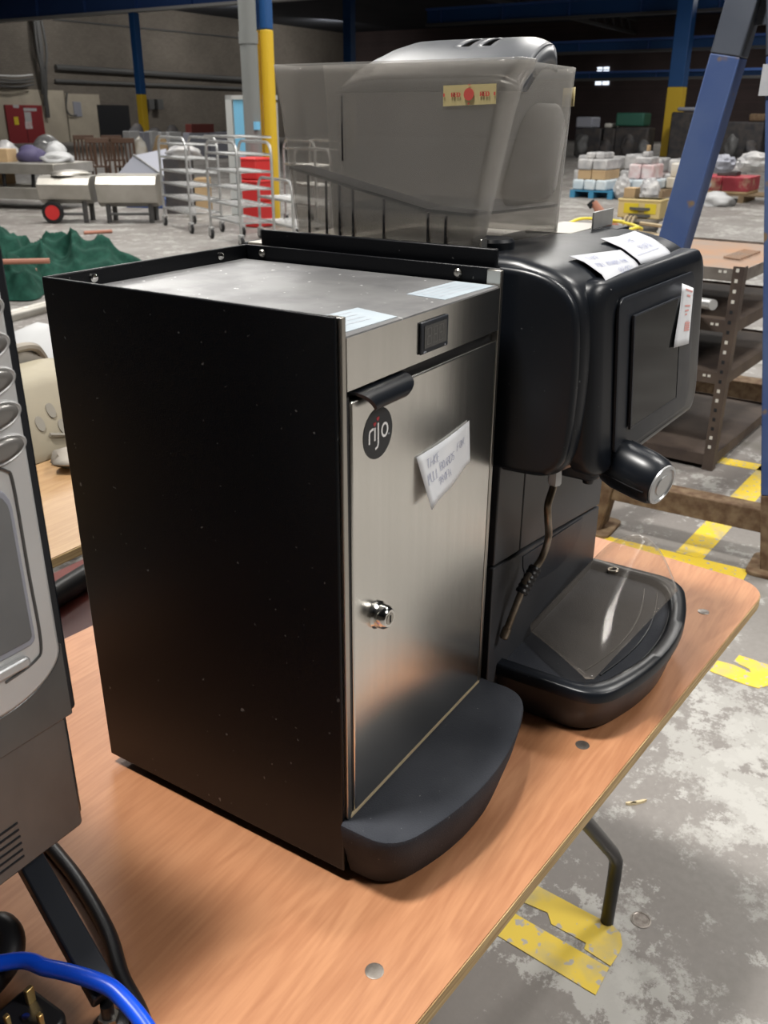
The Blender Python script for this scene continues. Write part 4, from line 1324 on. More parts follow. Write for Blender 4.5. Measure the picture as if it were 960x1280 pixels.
for k in range(7):
    cx, cz = -0.178, 1.1905 + 0.0225 * k
    a = 0.12

    def ell(rx, rz, y):
        return [Vector((cx + rx * math.cos(t) * math.cos(a) - rz * math.sin(t) * math.sin(a), y, cz + rx * math.cos(t) * math.sin(a) + rz * math.sin(t) * math.cos(a))) for t in [2 * PI * i / 28 for i in range(28)]]
    mb = MB()
    mb.loft([ell(0.0200, 0.0098, 0.1427), ell(0.0200, 0.0098, 0.1405), ell(0.0188, 0.0088, 0.1395), ell(0.0178, 0.0078, 0.1405)])
    bt = mb.build('button', M['machine_silver'], LM, ang=60)
    mb = MB()
    mb.loft([ell(0.0176, 0.0077, 0.1408), ell(0.0160, 0.0066, 0.1380), ell(0.010, 0.004, 0.1372)])
    mb.build('button_face', M['button'], bt, ang=60)
    MB().lathe([(0.0024, 0), (0.0020, 0.0007)], (cx + 0.0085, 0.1385, cz + 0.0005), (0, -1, 0), n=12).build('button_lamp', M['led'], bt)
slab(rrect(-0.60, 0.857, -0.1575, 0.9655, 0.004), 0.1500, 0.158, 'lower_front', M['machine_dark'], LM, bevel=0.002)
for k in range(6):
    MB().box((-0.26, 0.1492, 0.868 + 0.0065 * k), (-0.213, 0.1501, 0.8695 + 0.0065 * k)).build('vent_slot', M['black_gap'], LM, smooth=False)
# stand: sloping bar with a levelling foot
a0, a1 = Vector((-0.176, 0.235, 0.842)), Vector((-0.219, 0.068, 0.776))
d = (a1 - a0).normalized()
sd = d.cross(Vector((0, 0, 1))).normalized() * 0.0105
nn = sd.cross(d).normalized() * 0.008
MB().loft([[p + sd + nn, p - sd + nn, p - sd - nn, p + sd - nn] for p in (a0, a1)]).build('stand_bar', M['black_satin'], LM, bevel=0.002)
MB().box((-0.20, 0.205, 0.825), (-0.15, 0.26, 0.857)).build('stand_bracket', M['black_satin'], LM, bevel=0.003)
fo = MB().lathe([(0.013, 0.740), (0.014, 0.743), (0.014, 0.748), (0.009, 0.752), (0.005, 0.753), (0.005, 0.772)], (-0.221, 0.066, 0), n=18).build('foot', M['rubber'], LM)
MB().lathe([(0.008, 0.7535), (0.008, 0.759)], (-0.221, 0.066, 0), n=6).build('foot_nut', M['steel_trim'], fo)
for x, y in ((-0.56, 0.20), (-0.56, 0.48), (-0.19, 0.48), (-0.30, 0.25)):
    MB().lathe([(0.016, 0.740), (0.016, 0.75), (0.011, 0.757), (0.011, 0.858)], (x, y, 0), n=14).build('foot', M['rubber'], LM)
tag(MB().tube(smooth_path([(-0.40, 0.31, 0.7465), (-0.34, 0.23, 0.776), (-0.25, 0.149, 0.7905), (-0.234, 0.112, 0.793), (-0.222, 0.073, 0.793), (-0.219, 0.049, 0.789), (-0.225, 0.010, 0.776), (-0.245, -0.03, 0.757), (-0.30, -0.06, 0.7468), (-0.42, -0.05, 0.7468)], 8), 0.0064, 14).build('blue_hose', M['blue_hose']), 'bright blue hose crossing the bottom left corner of the table', 'hose')
pg = thing('power_plug', 'black three pin plug with brass pins upward under the blue hose', 'plug', (-0.262, 0.115, 0.74))
MB().prism(rrect(-0.287, 0.088, -0.238, 0.138, 0.010), lambda x, y: (x, y, 0.7405), lambda x, y: (x, y, 0.763)).build('plug_body', M['rubber'], pg, bevel=0.003)
for x, y, w, h in ((-0.2470, 0.1225, 0.0035, 0.0085), (-0.2560, 0.0985, 0.0020, 0.0075), (-0.2700, 0.1185, 0.0020, 0.0075)):
    MB().box((x - w, y - 0.002, 0.7625), (x + w, y + 0.002, 0.7625 + h * 1.8)).build('pin', M['brass'], pg, bevel=0.0006)
MB().lathe([(0.003, 0.763), (0.003, 0.766)], (-0.2585, 0.1135, 0), n=10).build('plug_screw', M['chrome'], pg)
tag(MB().tube(smooth_path([(-0.11, 0.36, 0.7472), (-0.115, 0.30, 0.7472), (-0.128, 0.238, 0.7472), (-0.142, 0.188, 0.7472), (-0.163, 0.133, 0.7472), (-0.186, 0.092, 0.7472), (-0.207, 0.045, 0.7472), (-0.245, 0.02, 0.7472), (-0.30, 0.02, 0.7472), (-0.36, 0.10, 0.7472)], 8), 0.0068, 14).build('power_cable', M['rubber']), 'thick black power cable curving over the table past the stand foot', 'cable')
tag(MB().tube(smooth_path([(-0.40, 0.38, 0.7525), (-0.30, 0.30, 0.754), (-0.235, 0.222, 0.765), (-0.219, 0.190, 0.772), (-0.240, 0.165, 0.766), (-0.30, 0.17, 0.756), (-0.42, 0.20, 0.7525)], 8), 0.0115, 14).build('black_hose', M['rubber']), 'looped thick black hose under the silver machine', 'hose')


# ================================================================== SECOND TABLE AND ITS LOAD
t2 = thing('plywood_table', 'pale plywood table behind the fridge, glimpsed at left', 'table', (0.4, 1.2, 0))
MB().box((-0.75, 0.775, 0.722), (1.15, 1.50, 0.7385)).build('plywood_core', M['ply_edge'], t2, bevel=0.001)
MB().box((-0.749, 0.776, 0.7385), (1.149, 1.499, 0.740)).build('tabletop', M['table_pale'], t2, smooth=False)
for x in (-0.6, 1.0):
    for y in (0.88, 1.40):
        MB().tube([(x * 0.7, y, 0.72), (x, y, 0.16), (x, y, 0.0)], 0.0125, 10).build('leg', M['rubber'], t2)


def blob(c, r, seed, flat=0.0, amp=0.25, sub=3, sharp=1.6):
    rnd = random.Random(seed)
    bm = bmesh.new()
    bmesh.ops.create_icosphere(bm, subdivisions=sub, radius=1)
    ph = [rnd.uniform(0, 6.28) for _ in range(6)]
    fr_ = [rnd.uniform(1.2, 4.2) for _ in range(6)]
    mb = MB()
    vs = []
    for v in bm.verts:
        p = v.co.copy()
        n = sum(math.sin(p.x * fr_[k] * sharp + ph[k] + p.y * fr_[(k + 2) % 6]) * math.sin(p.z * fr_[(k + 1) % 6] * sharp + ph[(k + 3) % 6]) for k in range(6)) / 6
        p *= 1 + amp * n * 2
        p = Vector((p.x * r[0], p.y * r[1], max(p.z * r[2], -flat * r[2])))
        vs.append(p + Vector(c) + Vector((0, 0, flat * r[2])))
    fs = [tuple(v.index for v in f.verts) for f in bm.faces]
    bm.free()
    mb.add(vs, fs)
    return mb


cp = thing('plastic_housing', 'cream plastic housing with grey oval holes on the pale table', 'housing', (0.66, 1.22, 0.74))
rings = []
for z, s in ((0.742, 0.9), (0.76, 1.0), (0.83, 1.0), (0.875, 0.93), (0.89, 0.84)):
    rings.append([Vector((0.62 + 0.30 * (x - 0.5) * s + (z - .74) * 0.15, 1.22 + 0.16 * (y - 0.5) * s + (z - 0.74) * 0.45, z)) for x, y in rrect(0, 0, 1, 1, 0.14)])
mb = MB()
mb.loft(rings)
mb.build('shell', M['cream_plastic'], cp, ang=60)
for x, z in ((0.592, 0.812), (0.628, 0.830), (0.640, 0.795)):
    y = 1.22 - 0.08 + (z - 0.74) * 0.45
    MB().lathe([(0.016, -0.004), (0.016, 0.003)], (x, y, z), (0, -0.91, 0.41), n=20, sx=0.62).build('oval_hole', M['oval'], cp, ang=60)
MB().tube(smooth_path([(0.60, 1.155, 0.79), (0.66, 1.150, 0.775), (0.72, 1.150, 0.765), (0.78, 1.15, 0.755)]), 0.004, 6).build('piping', M['oval'], cp)
tag(blob((0.63, 1.08, 0.741), (0.075, 0.05, 0.026), 4, 0.5, 0.4).build('rag', M['grey_cloth'], smooth=True, ang=180), 'crumpled grey rag on the front edge of the pale table', 'rag')
tag(blob((0.68, 1.42, 0.741), (0.14, 0.06, 0.105), 9, 0.8, 0.3).build('sack', M['grey_cloth'], ang=180), 'grey brown cloth bag behind the cream housing', 'bag')
tag(MB().tube(smooth_path([(0.63, 1.40, 0.84), (0.65, 1.38, 0.90), (0.70, 1.37, 0.92), (0.76, 1.38, 0.91), (0.80, 1.40, 0.86)]), 0.010, 8).build('strap_loop', M['grey_cloth']), 'grey strap looped over the cloth bag', 'strap')
q = at(52, 420, 0.0)
p = on(50, 425, 1, 2.1)
tag(blob((p.x, 2.1, 0.0), (0.34, 0.2, 0.40), 12, 0.9, 0.15).build('white_sack', M['white'], ang=180), 'bulky white sack on the floor behind the pale table', 'sack')
p = at(95, 770, 0.2)
cbx = thing('crate', 'dark red box on the floor in the gap between the two tables', 'crate', (p.x, p.y, 0))
MB().box((p.x - 0.28, p.y - 0.22, 0), (p.x + 0.28, p.y + 0.22, 0.20)).build('box_body', M['mahogany'], cbx, bevel=0.006)
MB().box((p.x - 0.285, p.y - 0.225, 0.19), (p.x + 0.285, p.y + 0.225, 0.215)).build('box_lid', M['mahogany'], cbx, bevel=0.006)
tag(MB().tube([(p.x - 0.25, p.y + 0.02, 0.248), (p.x + 0.25, p.y + 0.10, 0.248)], 0.032, 14).build('black_pipe', M['rubber']), 'black pipe lying on the dark red box between the tables', 'pipe')

# ================================================================== FLOOR LITTER
p = at(798, 1004)
for k, (dx, dy, a, ln, lab) in enumerate(((0.0, 0.0, 0.5, 0.042, 'longer pale wood splinter on the concrete right of the table'), (-0.012, 0.012, 0.25, 0.026, 'shorter pale wood splinter beside the longer one'))):
    c_, s_ = math.cos(a - 1.2), math.sin(a - 1.2)
    tag(MB().loft([[Vector((p.x + dx + c_ * t * ln - s_ * w, p.y + dy + s_ * t * ln + c_ * w, z)) for w, z in ((-0.004 * g, 0.0005), (0.004 * g, 0.0005), (0.003 * g, 0.006), (-0.003 * g, 0.006))] for t, g in ((-0.5, 0.4), (-0.2, 1), (0.3, 0.8), (0.5, 0.1))]).build('splinter', M['wood_stick'], smooth=False), lab, 'splinter')
p = at(801, 1150)
tag(MB().lathe([(0.019, 0.0003), (0.0195, 0.0012), (0.0165, 0.0014), (0.0155, 0.0007)], p, n=24).build('metal_disc', M['stud']), 'small round metal disc on the floor by the table leg', 'disc')

# ================================================================== BLUE A-FRAME STAND
AX = 2.47
af = thing('trestle_stand', 'tall blue steel trestle with rusty feet at the right edge', 'stand', (AX, 0.3, 0))


def bar(p, q, w, d, z0, z1, name, mm, axis=Vector((1, 0, 0))):
    p, q = Vector(p), Vector(q)
    t = (q - p).normalized()
    s1 = axis.cross(t).normalized() * w / 2
    s2 = axis.normalized() * d / 2
    a_, b_ = p.lerp(q, z0), p.lerp(q, z1)
    return MB().loft([[c + s1 + s2, c - s1 + s2, c - s1 - s2, c + s1 - s2] for c in (a_, b_)]).build(name, mm, af, bevel=0.004)


# left leg: foot (y .60) to head (y .33)
L0, L1 = (AX, 0.605, 0.012), (AX, 0.318, 1.78)
R0, R1 = (AX, -0.040, 0.012), (AX, 0.235, 1.78)
for A_, B_, zr in ((L0, L1, 0.12), (R0, R1, 0.15)):
    bar(A_, B_, 0.085, 0.10, 0.0, zr, 'rusty_foot', M['rust'])
    bar(A_, B_, 0.085, 0.10, zr, 0.875, 'blue_leg', M['blue_paint'])
    bar(A_, B_, 0.086, 0.101, 0.875, 1.0, 'grey_head', M['grey_paint'])
    MB().prism(rrect(A_[0] - 0.09, A_[1] - 0.085, A_[0] + 0.09, A_[1] + 0.085, 0.03), lambda x, y: (x, y, 0), lambda x, y: (x, y, 0.014)).build('foot_plate', M['rust'], af, bevel=0.003)
slab_p = [(0.20, 1.635), (0.355, 1.635), (0.335, 2.0), (0.20, 2.0)]
MB().prism(slab_p, lambda y, z: (AX + 0.006, y, z), lambda y, z: (AX + 0.014, y, z)).build('gusset_plate', M['grey_paint'], af, bevel=0.002)
MB().box((AX - 0.05, 0.15, 1.76), (AX + 0.05, 0.40, 2.0)).build('grey_head', M['grey_paint'], af, bevel=0.004)
MB().box((AX - 0.035, -0.02, 0.135), (AX + 0.035, 0.58, 0.215)).build('rusty_crossbar', M['rust'], af, bevel=0.004)
p = on(957, 95, 0, AX - 0.06)
MB().box((AX - 0.0575, p.y - 0.06, p.z - 0.05), (AX - 0.0565, p.y + 0.012, p.z + 0.03)).build('white_tag', M['paper'], af, smooth=False)

# ================================================================== SLOTTED-ANGLE RACK
RX, RY = 3.30, 0.38
rk = thing('shelving_rack', 'brown slotted angle steel shelving rack right of the coffee machine', 'rack', (RX + 0.4, RY + 0.45, 0))
RR = math.radians(-4)
ru, rv = Vector((math.cos(RR), math.sin(RR), 0)), Vector((-math.sin(RR), math.cos(RR), 0))


def rp(u, v, z):
    return Vector((RX, RY, z)) + ru * u + rv * v


RW, RL = 0.95, 0.95
for z, mm in ((0.065, 'rack'), (0.425, 'rack'), (0.64, 'rack'), (0.845, 'rack_edge')):
    s = MB().prism([(0.003, 0.003), (RW - 0.003, 0.003), (RW - 0.003, RL - 0.003), (0.003, RL - 0.003)], lambda u, v: rp(u, v, z - 0.012), lambda u, v: rp(u, v, z - 0.006)).build('shelf', M['rust_tray'] if z > 0.8 else M['rack'], rk, smooth=False)
    for (u0, v0, u1, v1) in ((0, 0, RW, 0.003), (0, RL - 0.003, RW, RL), (0, 0, 0.003, RL), (RW - 0.003, 0, RW, RL)):
        MB().prism([(u0, v0), (u1, v0), (u1, v1), (u0, v1)], lambda u, v: rp(u, v, z - 0.045), lambda u, v: rp(u, v, z + 0.004)).build('shelf_lip', M[mm], s, smooth=False)
for u, v, su, sv in ((-0.004, -0.004, 1, 1), (RW + 0.004, -0.004, -1, 1), (-0.004, RL + 0.004, 1, -1), (RW + 0.004, RL + 0.004, -1, -1)):
    ang_ = [(u, v), (u + su * 0.045, v), (u + su * 0.045, v + sv * 0.003), (u + su * 0.003, v + sv * 0.003), (u + su * 0.003, v + sv * 0.045), (u, v + sv * 0.045)]
    up_o = MB().prism(ang_, lambda a_, b_: rp(a_, b_, 0), lambda a_, b_: rp(a_, b_, 0.86)).build('upright', M['rack'], rk, smooth=False)
    if u < 0 and v < 0:
        for k in range(19):
            z = 0.10 + k * 0.041
            MB().prism([(-0.0052, 0.016), (-0.0040, 0.016), (-0.0040, 0.028), (-0.0052, 0.028)], lambda a_, b_: rp(a_, b_, z), lambda a_, b_: rp(a_, b_, z + 0.014)).build('slot', M['hole'] if k % 5 in (0, 1) or k > 14 else M['black_gap'], up_o, smooth=False)
for z in (0.83, 0.62, 0.405):
    for v in (0.065, 0.085):
        MB().prism([(-0.0012, v), (0.0, v), (0.0, v + 0.012), (-0.0012, v + 0.012)], lambda a_, b_: rp(a_, b_, z), lambda a_, b_: rp(a_, b_, z + 0.010)).build('shelf_hole', M['hole'], rk, smooth=False)
tag(MB().tube([rp(-0.13, 0.06, 0.725), rp(0.25, 0.62, 0.675)], 0.021, 18).build('steel_tube', M['galv']), 'galvanised tube poking out of the brown rack', 'tube')
p0 = rp(0.2, 0.45, 0.845)
tag(MB().tube(smooth_path([rp(0.25 + 0.30 * math.cos(k * 0.55) * (1 - k * 0.008), 0.62 + 0.20 * math.sin(k * 0.55), 0.853 + 0.004 * k) for k in range(24)], 4), 0.008, 6).build('rope_coil', M['rope']), 'tan cable coiled on top of the brown rack', 'cable')
tag(MB().tube(smooth_path([rp(0.2 + 0.26 * math.cos(k * 0.6), 0.70 + 0.16 * math.sin(k * 0.6), 0.95 - 0.002 * k + 0.01 * (k % 3)) for k in range(16)], 4), 0.007, 6).build('yellow_cable', M['wire_yellow']), 'yellow cable coiled on the brown rack beside the blue leg', 'cable')
for k in range(9):
    MB().tube([rp(0.30 + 0.035 * k, 0.10, 0.848), rp(0.33 + 0.035 * k, 0.18, 0.848)], 0.006, 6).build('louvre', M['rust_tray'], rk)
# rusty rail on the floor behind the rack
tag(MB().box((4.45, -0.6, 0.0), (4.58, 1.2, 0.11)).build('rusty_rail', M['rust'], bevel=0.004), 'rusty low steel rail on the floor behind the brown rack', 'rail')

# ================================================================== YELLOW CRATE ON A STAND, BRASS TOOL
P = at(800, 300)
P.z = 0
b0, b1 = hz(P, 272), hz(P, 248)
ps = thing('machine_stand', 'grey cylindrical machine stand under the cream yellow crate', 'stand', (P.x, P.y, 0))
MB().lathe([(0.30, 0), (0.30, 0.05), (0.19, 0.10), (0.19, b0 - 0.05), (0.25, b0 - 0.03), (0.25, b0)], P, n=24).build('pedestal', M['grey_cloth'], ps)
for k in range(4):
    MB().lathe([(0.205, 0.13 + 0.08 * k), (0.205, 0.16 + 0.08 * k)], P, n=24).build('ring', M['dim_steel'], ps)
yc = thing('yellow_crate', 'cream and yellow crate standing on the grey machine stand', 'crate', (P.x, P.y, b0))
MB().box((P.x - 0.15, P.y - 0.25, b0 + 0.001), (P.x + 0.15, P.y + 0.28, b1)).build('crate_body', M['crate_yellow'], yc, bevel=0.012)
MB().box((P.x - 0.158, P.y + 0.02, b0 + 0.06), (P.x - 0.150, P.y + 0.2, b1 - 0.05)).build('yellow_label', M['crate_bright'], yc, smooth=False)
MB().box((P.x - 0.158, P.y - 0.20, b0 + 0.06), (P.x - 0.150, P.y - 0.06, b1 - 0.05)).build('yellow_label', M['crate_bright'], yc, smooth=False)
MB().box((P.x - 0.16, P.y - 0.255, b1 - 0.03), (P.x + 0.16, P.y + 0.285, b1)).build('crate_rim', M['crate_yellow'], yc, bevel=0.008)
tag(MB().box((P.x - 0.10, P.y + 0.1, b1 + 0.001), (P.x + 0.1, P.y + 0.24, b1 + 0.12)).build('card_box', M['card'], bevel=0.004), 'small brown card box on top of the cream yellow crate', 'box')
P = at(751, 300)
P.z = 0
z0, z1 = hz(P, 285), hz(P, 254)
bt_ = thing('pipe_tool', 'brown metal pipe tool sticking up left of the yellow crate', 'tool', (P.x, P.y, 0))
MB().box((P.x - 0.15, P.y - 0.46, 0), (P.x + 0.15, P.y + 0.12, z0 - 0.06)).build('bench_base', M['dim_steel'], bt_, bevel=0.02)
MB().tube([(P.x, P.y + 0.14, z1), (P.x, P.y + 0.02, (z0 + z1) / 2 + 0.02), (P.x, P.y - 0.22, z0 - 0.04)], [0.045, 0.055, 0.06], 14).build('pipe', M['brass'] if False else M['copper_pole'], bt_)
MB().lathe([(0.052, 0), (0.052, 0.06)], (P.x, P.y + 0.14, z1 - 0.04), (0, 0.7, 0.7), n=14).build('pipe_mouth', M['black_gap'], bt_)
MB().tube([(P.x, P.y - 0.02, z0 - 0.06), (P.x, P.y + 0.03, (z0 + z1) / 2)], 0.06, 10).build('clamp', M['dim_steel'], bt_)
for k in range(3):
    tag(MB().tube([(P.x + 0.1 * math.cos(t), P.y - 0.30 - 0.05 * k, z0 - 0.06 + 0.116 + 0.10 * math.sin(t)) for t in [PI * 2 * i / 14 for i in range(14)]], 0.016, 6, closed=True).build('hose_ring', M['rope']), '%s of three tan hose rings right of the brown pipe tool' % ['nearest the tool', 'middle', 'farthest from the tool'][k], 'ring', 'hose rings by the pipe tool')

# ================================================================== WRAPPED PALLETS (right background)
def pallet(cx, cy, w, d, label, mm='pallet', h=0.14, group=None):
    p = thing('pallet', label, 'pallet', (cx, cy, 0), group)
    for k in range(3):
        y = cy - d / 2 + (d - 0.1) * k / 2
        MB().box((cx - w / 2, y, 0), (cx + w / 2, y + 0.1, h - 0.025)).build('bearer', M[mm], p, smooth=False)
    for k in range(6):
        x = cx - w / 2 + (w - 0.1) * k / 5
        MB().box((x, cy - d / 2, h - 0.024), (x + 0.1, cy + d / 2, h)).build('deck_board', M[mm], p, smooth=False)
    return p


def carton(x0, y0, z0, x1, y1, z1, mm, label, cat='carton', bev=0.02, name='wrapped_carton'):
    return tag(MB().box((x0, y0, z0), (x1, y1, z1)).build(name, M[mm], bevel=bev), label, cat)


Pa = at(738, 248)
Pb = at(800, 247)
Pc = at(842, 246)
Pd = at(925, 254)
# pallet one: left, pale blue cartons below, cream in the middle, white on top
pallet(Pa.x + 0.5, Pa.y, 1.0, 0.85, 'blue pallet at the left of the wrapped goods row', 'pallet_blue')
def stack(P, rows, px, label_fn):
    """rows: (top row px, n, material, cat) upward; lateral extents in y from pixels px=(left,right)"""
    yl = on(px[0], 247, 2, 0).y
    yr = on(px[1], 247, 2, 0).y
    z = 0.142
    i = 0
    for (ptop, n, mm, nm, ins) in rows:
        z1 = hz((P.x, P.y), ptop)
        ya, yb = yl - ins, yr + ins
        for k in range(n):
            y1 = ya + (yb - ya) * k / n - 0.008
            y0 = ya + (yb - ya) * (k + 1) / n + 0.008
            carton(P.x + ins + random.uniform(0, .03), y0, z + 0.001, P.x + 0.95 - ins, y1, z1, mm, label_fn(i, k, n, nm), bev=0.03 if 'film' in mm else 0.012)
        z = z1
        i += 1
    return z


O3 = ['left', 'middle', 'right']
O2 = ['left', 'right']
pos = lambda k, n: '' if n == 1 else (O2[k] if n == 2 else O3[k] if n == 3 else ['leftmost', 'second', 'third', 'rightmost'][k])
stack(Pa, [(225, 3, 'film_blue', 'pale blue wrapped carton, bottom row', 0.0), (213, 2, 'card', 'brown card tray, middle row', 0.06), (199, 2, 'film', 'white wrapped carton, upper row', 0.05), (191, 2, 'film', 'loose white bundle, top', 0.16)], (712, 766), lambda i, k, n, nm: '%s %s of the blue pallet stack' % (pos(k, n), nm))
pallet(Pb.x + 0.5, Pb.y, 1.0, 0.85, 'wooden pallet under the tallest white and pink stack')
stack(Pb, [(225, 3, 'film_blue', 'blue white carton, bottom row', 0.0), (206, 2, 'film_pink', 'pink wrapped bundle, second row', 0.12), (197, 1, 'film', 'white wrapped block, third row', 0.2), (190, 1, 'film', 'flat white pack near the top', 0.3), (182, 1, 'card', 'small brown box crowning', 0.38)], (764, 822), lambda i, k, n, nm: (pos(k, n) + ' ' + nm + ' of the tallest pink stack').strip())
pallet(Pc.x + 0.5, Pc.y, 1.0, 0.6, 'wooden pallet under the cream stack by the blue leg')
stack(Pc, [(222, 2, 'film_cream', 'cream wrapped bundle, bottom row', 0.0), (204, 2, 'film_cream', 'cream wrapped bundle, second row', 0.05), (194, 1, 'film', 'clear wrapped heap', 0.2), (183, 1, 'card', 'brown box on top', 0.3)], (822, 866), lambda i, k, n, nm: (pos(k, n) + ' ' + nm + ' of the cream stack').strip())
pallet(Pd.x + 0.5, Pd.y, 1.0, 1.9, 'dark wooden pallet under the red wrapped goods')
stack(Pd, [(240, 2, 'card', 'low brown board', 0.0), (222, 2, 'red_goods', 'red wrapped roll bundle', 0.0), (216, 1, 'dark_goods', 'flat black slab', 0.3)], (881, 956), lambda i, k, n, nm: (pos(k, n) + ' ' + nm + ' on the red goods pallet').strip())
for k, (px, py, r, rz_, mm, lab) in enumerate(((779, 222, 0.15, 0.22, 'film', 'crumpled white film bulging at the left of the tallest stack'), (814, 222, 0.18, 0.2, 'film', 'crumpled clear film sagging right of the tallest stack'),
                                          (872, 222, 0.22, 0.36, 'film', 'tall white film bundle just right of the blue leg'), (901, 212, 0.24, 0.16, 'grey_sheet', 'low grey film heap behind the red wrapped goods'), (941, 210, 0.26, 0.18, 'film', 'low pale film heap above the red wrapped goods'))):
    Q = on(px, py, 0, 17.0)
    tag(blob((Q.x, Q.y, 0.0 if k < 3 else hz((17.0, Q.y), 216)), (r, r, rz_), 30 + k, 0.9, 0.20, 3, 3.0).build('film_bundle', M[mm], ang=12), lab, 'bundle')
for k, (pxa, pxb, top, mm, lab) in enumerate(((716, 742, 194, 'film', 'white wrapped block in the row behind the blue pallet stack, left'), (745, 770, 196, 'film_cream', 'cream wrapped block behind the gap between the first two stacks'), (774, 800, 193, 'film', 'white wrapped block in the row behind the tallest pink stack'), (803, 826, 198, 'film_pink', 'pink wrapped block behind the gap before the cream stack'), (829, 850, 199, 'film', 'white wrapped block in the row behind the cream stack'), (868, 892, 203, 'film_cream', 'cream wrapped block behind the blue leg'), (896, 925, 206, 'film', 'pale wrapped block in the row behind the red goods'))):
    ya, yb = on(pxa, 225, 0, 19.6).y, on(pxb, 225, 0, 19.6).y
    zz = hz((19.6, (ya + yb) / 2), top)
    carton(19.6, yb, 0.0, 20.5, ya, zz * 0.55, mm, 'lower half of the ' + lab, bev=0.04)
    carton(19.65, yb + 0.04, zz * 0.55 + 0.002, 20.4, ya - 0.05, zz, 'film' if k % 2 else mm, 'upper half of the ' + lab, bev=0.05)
Q = at(898, 256)
tag(blob((Q.x - 0.2, Q.y, 0), (0.25, 0.3, 0.16), 77, 0.3, 0.3).build('white_sheet_scrap', M['white'], ang=180), 'scrap of white sheeting on the floor before the red pallet', 'scrap')
# dark goods against the end wall
dg = [(768, 159, 808, 205, 'dark_goods', 'dark plinth carrying the far green machine'), (718, 160, 750, 205, 'dark_goods', 'low dark heap of machinery left at the end wall'), (753, 160, 767, 205, 'dark_goods', 'dark machinery under the green machine at the end wall'), (769, 141, 806, 158, 'green_goods', 'green machine far off above the pallets'), (754, 154, 766, 160, 'hole', 'pale flat strip light box by the far green machine'),
      (838, 140, 884, 205, 'dark_goods', 'tall dark cabinet just right of the far blue column'), (845, 134, 882, 139, 'grey_sheet', 'long grey beam lying over the far dark cabinets'), (893, 152, 950, 205, 'dark_goods', 'dark racking far behind the red goods'), (935, 142, 958, 152, 'rust', 'small rusty part on the far dark racking'), (719, 146, 742, 160, 'grey_sheet', 'grey box on the far heap beside the hopper')]
for (px0, py0, px1, py1, mm, lab) in dg:
    a, b = on(px0, py0, 0, 37.0), on(px1, py1, 0, 37.0)
    low = 0 if py1 > 200 else b.z
    tag(MB().box((36.95, b.y + 0.06, low), (37.9, a.y - 0.06, a.z)).build('far_goods', M[mm], bevel=0.06), lab, 'goods')
ORD = ['first', 'second', 'third', 'fourth', 'fifth', 'sixth', 'seventh', 'eighth']
for k, px in enumerate((728, 758, 786, 806, 868, 893, 916, 940)):
    a = on(px, 168 + (7 * k) % 13, 0, 35.6)
    tag(blob((35.6, a.y, 0), (0.24, 0.24, max(0.3, a.z / 1.75)), 100 + k, 0.8, 0.3, 3).build('dark_heap', M['dark_goods' if k % 3 else 'dim_steel'], ang=180), '%s dark scrap heap from the left along the far right wall' % ORD[k], 'heap', 'far dark heaps')

# ================================================================== BREAD TROLLEYS
def trolley(A, B, h, shelves, label, depth=0.62, dirv=Vector((0.86, 0.5, 0)), low=False):
    """hoop-ended tube trolley; A, B are the near feet on the floor"""
    A, B = Vector((A.x, A.y, 0)), Vector((B.x, B.y, 0))
    t = thing('bread_trolley', label, 'trolley', (A + B) / 2)
    c = (B - A)
    dv = Vector((0, 0, 1)).cross(c).normalized()
    if dv.dot(Vector((0.8, 0.6, 0))) < 0:
        dv = -dv
    Z = Vector((0, 0, 1))
    r = 0.017
    for e, hh in ((0, h), (depth, h if not low else h * 1.45)):
        P_, Q_ = A + dv * e, B + dv * e
        w = c.length
        pts = [P_ + Z * 0.13]
        cn = min(0.13, w * 0.3)
        pts.append(P_ + Z * (hh - cn))
        for k in range(1, 6):
            a = PI / 2 * k / 5
            pts.append(P_ + c.normalized() * (cn - cn * math.cos(a)) + Z * (hh - cn + cn * math.sin(a)))
        for k in range(0, 6):
            a = PI / 2 * k / 5
            pts.append(Q_ - c.normalized() * (cn - cn * math.sin(a)) + Z * (hh - cn + cn * math.cos(a)))
        pts.append(Q_ + Z * 0.13)
        MB().tube(pts, r, 8).build('hoop', M['galv'], t)
        for W_ in (P_, Q_):
            cs = MB().lathe([(0.055, -0.018), (0.062, -0.012), (0.062, 0.012), (0.055, 0.018)], W_ + Z * 0.062, dv, n=16).build('castor', M['rubber'], t)
            MB().lathe([(0.03, -0.021), (0.03, 0.021)], W_ + Z * 0.062, dv, n=12).build('hub', M['galv'], cs)
            MB().box((W_.x - 0.028, W_.y - 0.028, 0.075), (W_.x + 0.028, W_.y + 0.028, 0.14)).build('castor_fork', M['galv'], cs, bevel=0.006)
    for z in shelves:
        s = MB().tube([A + Z * z, B + Z * z, B + dv * depth + Z * z, A + dv * depth + Z * z], 0.014, 6, closed=True).build('shelf_frame', M['galv'], t)
        for k in range(1, 7):
            p_ = A.lerp(B, k / 7) + Z * z
            MB().tube([p_, p_ + dv * depth], 0.006, 5).build('shelf_wire', M['galv'], s)
    return t


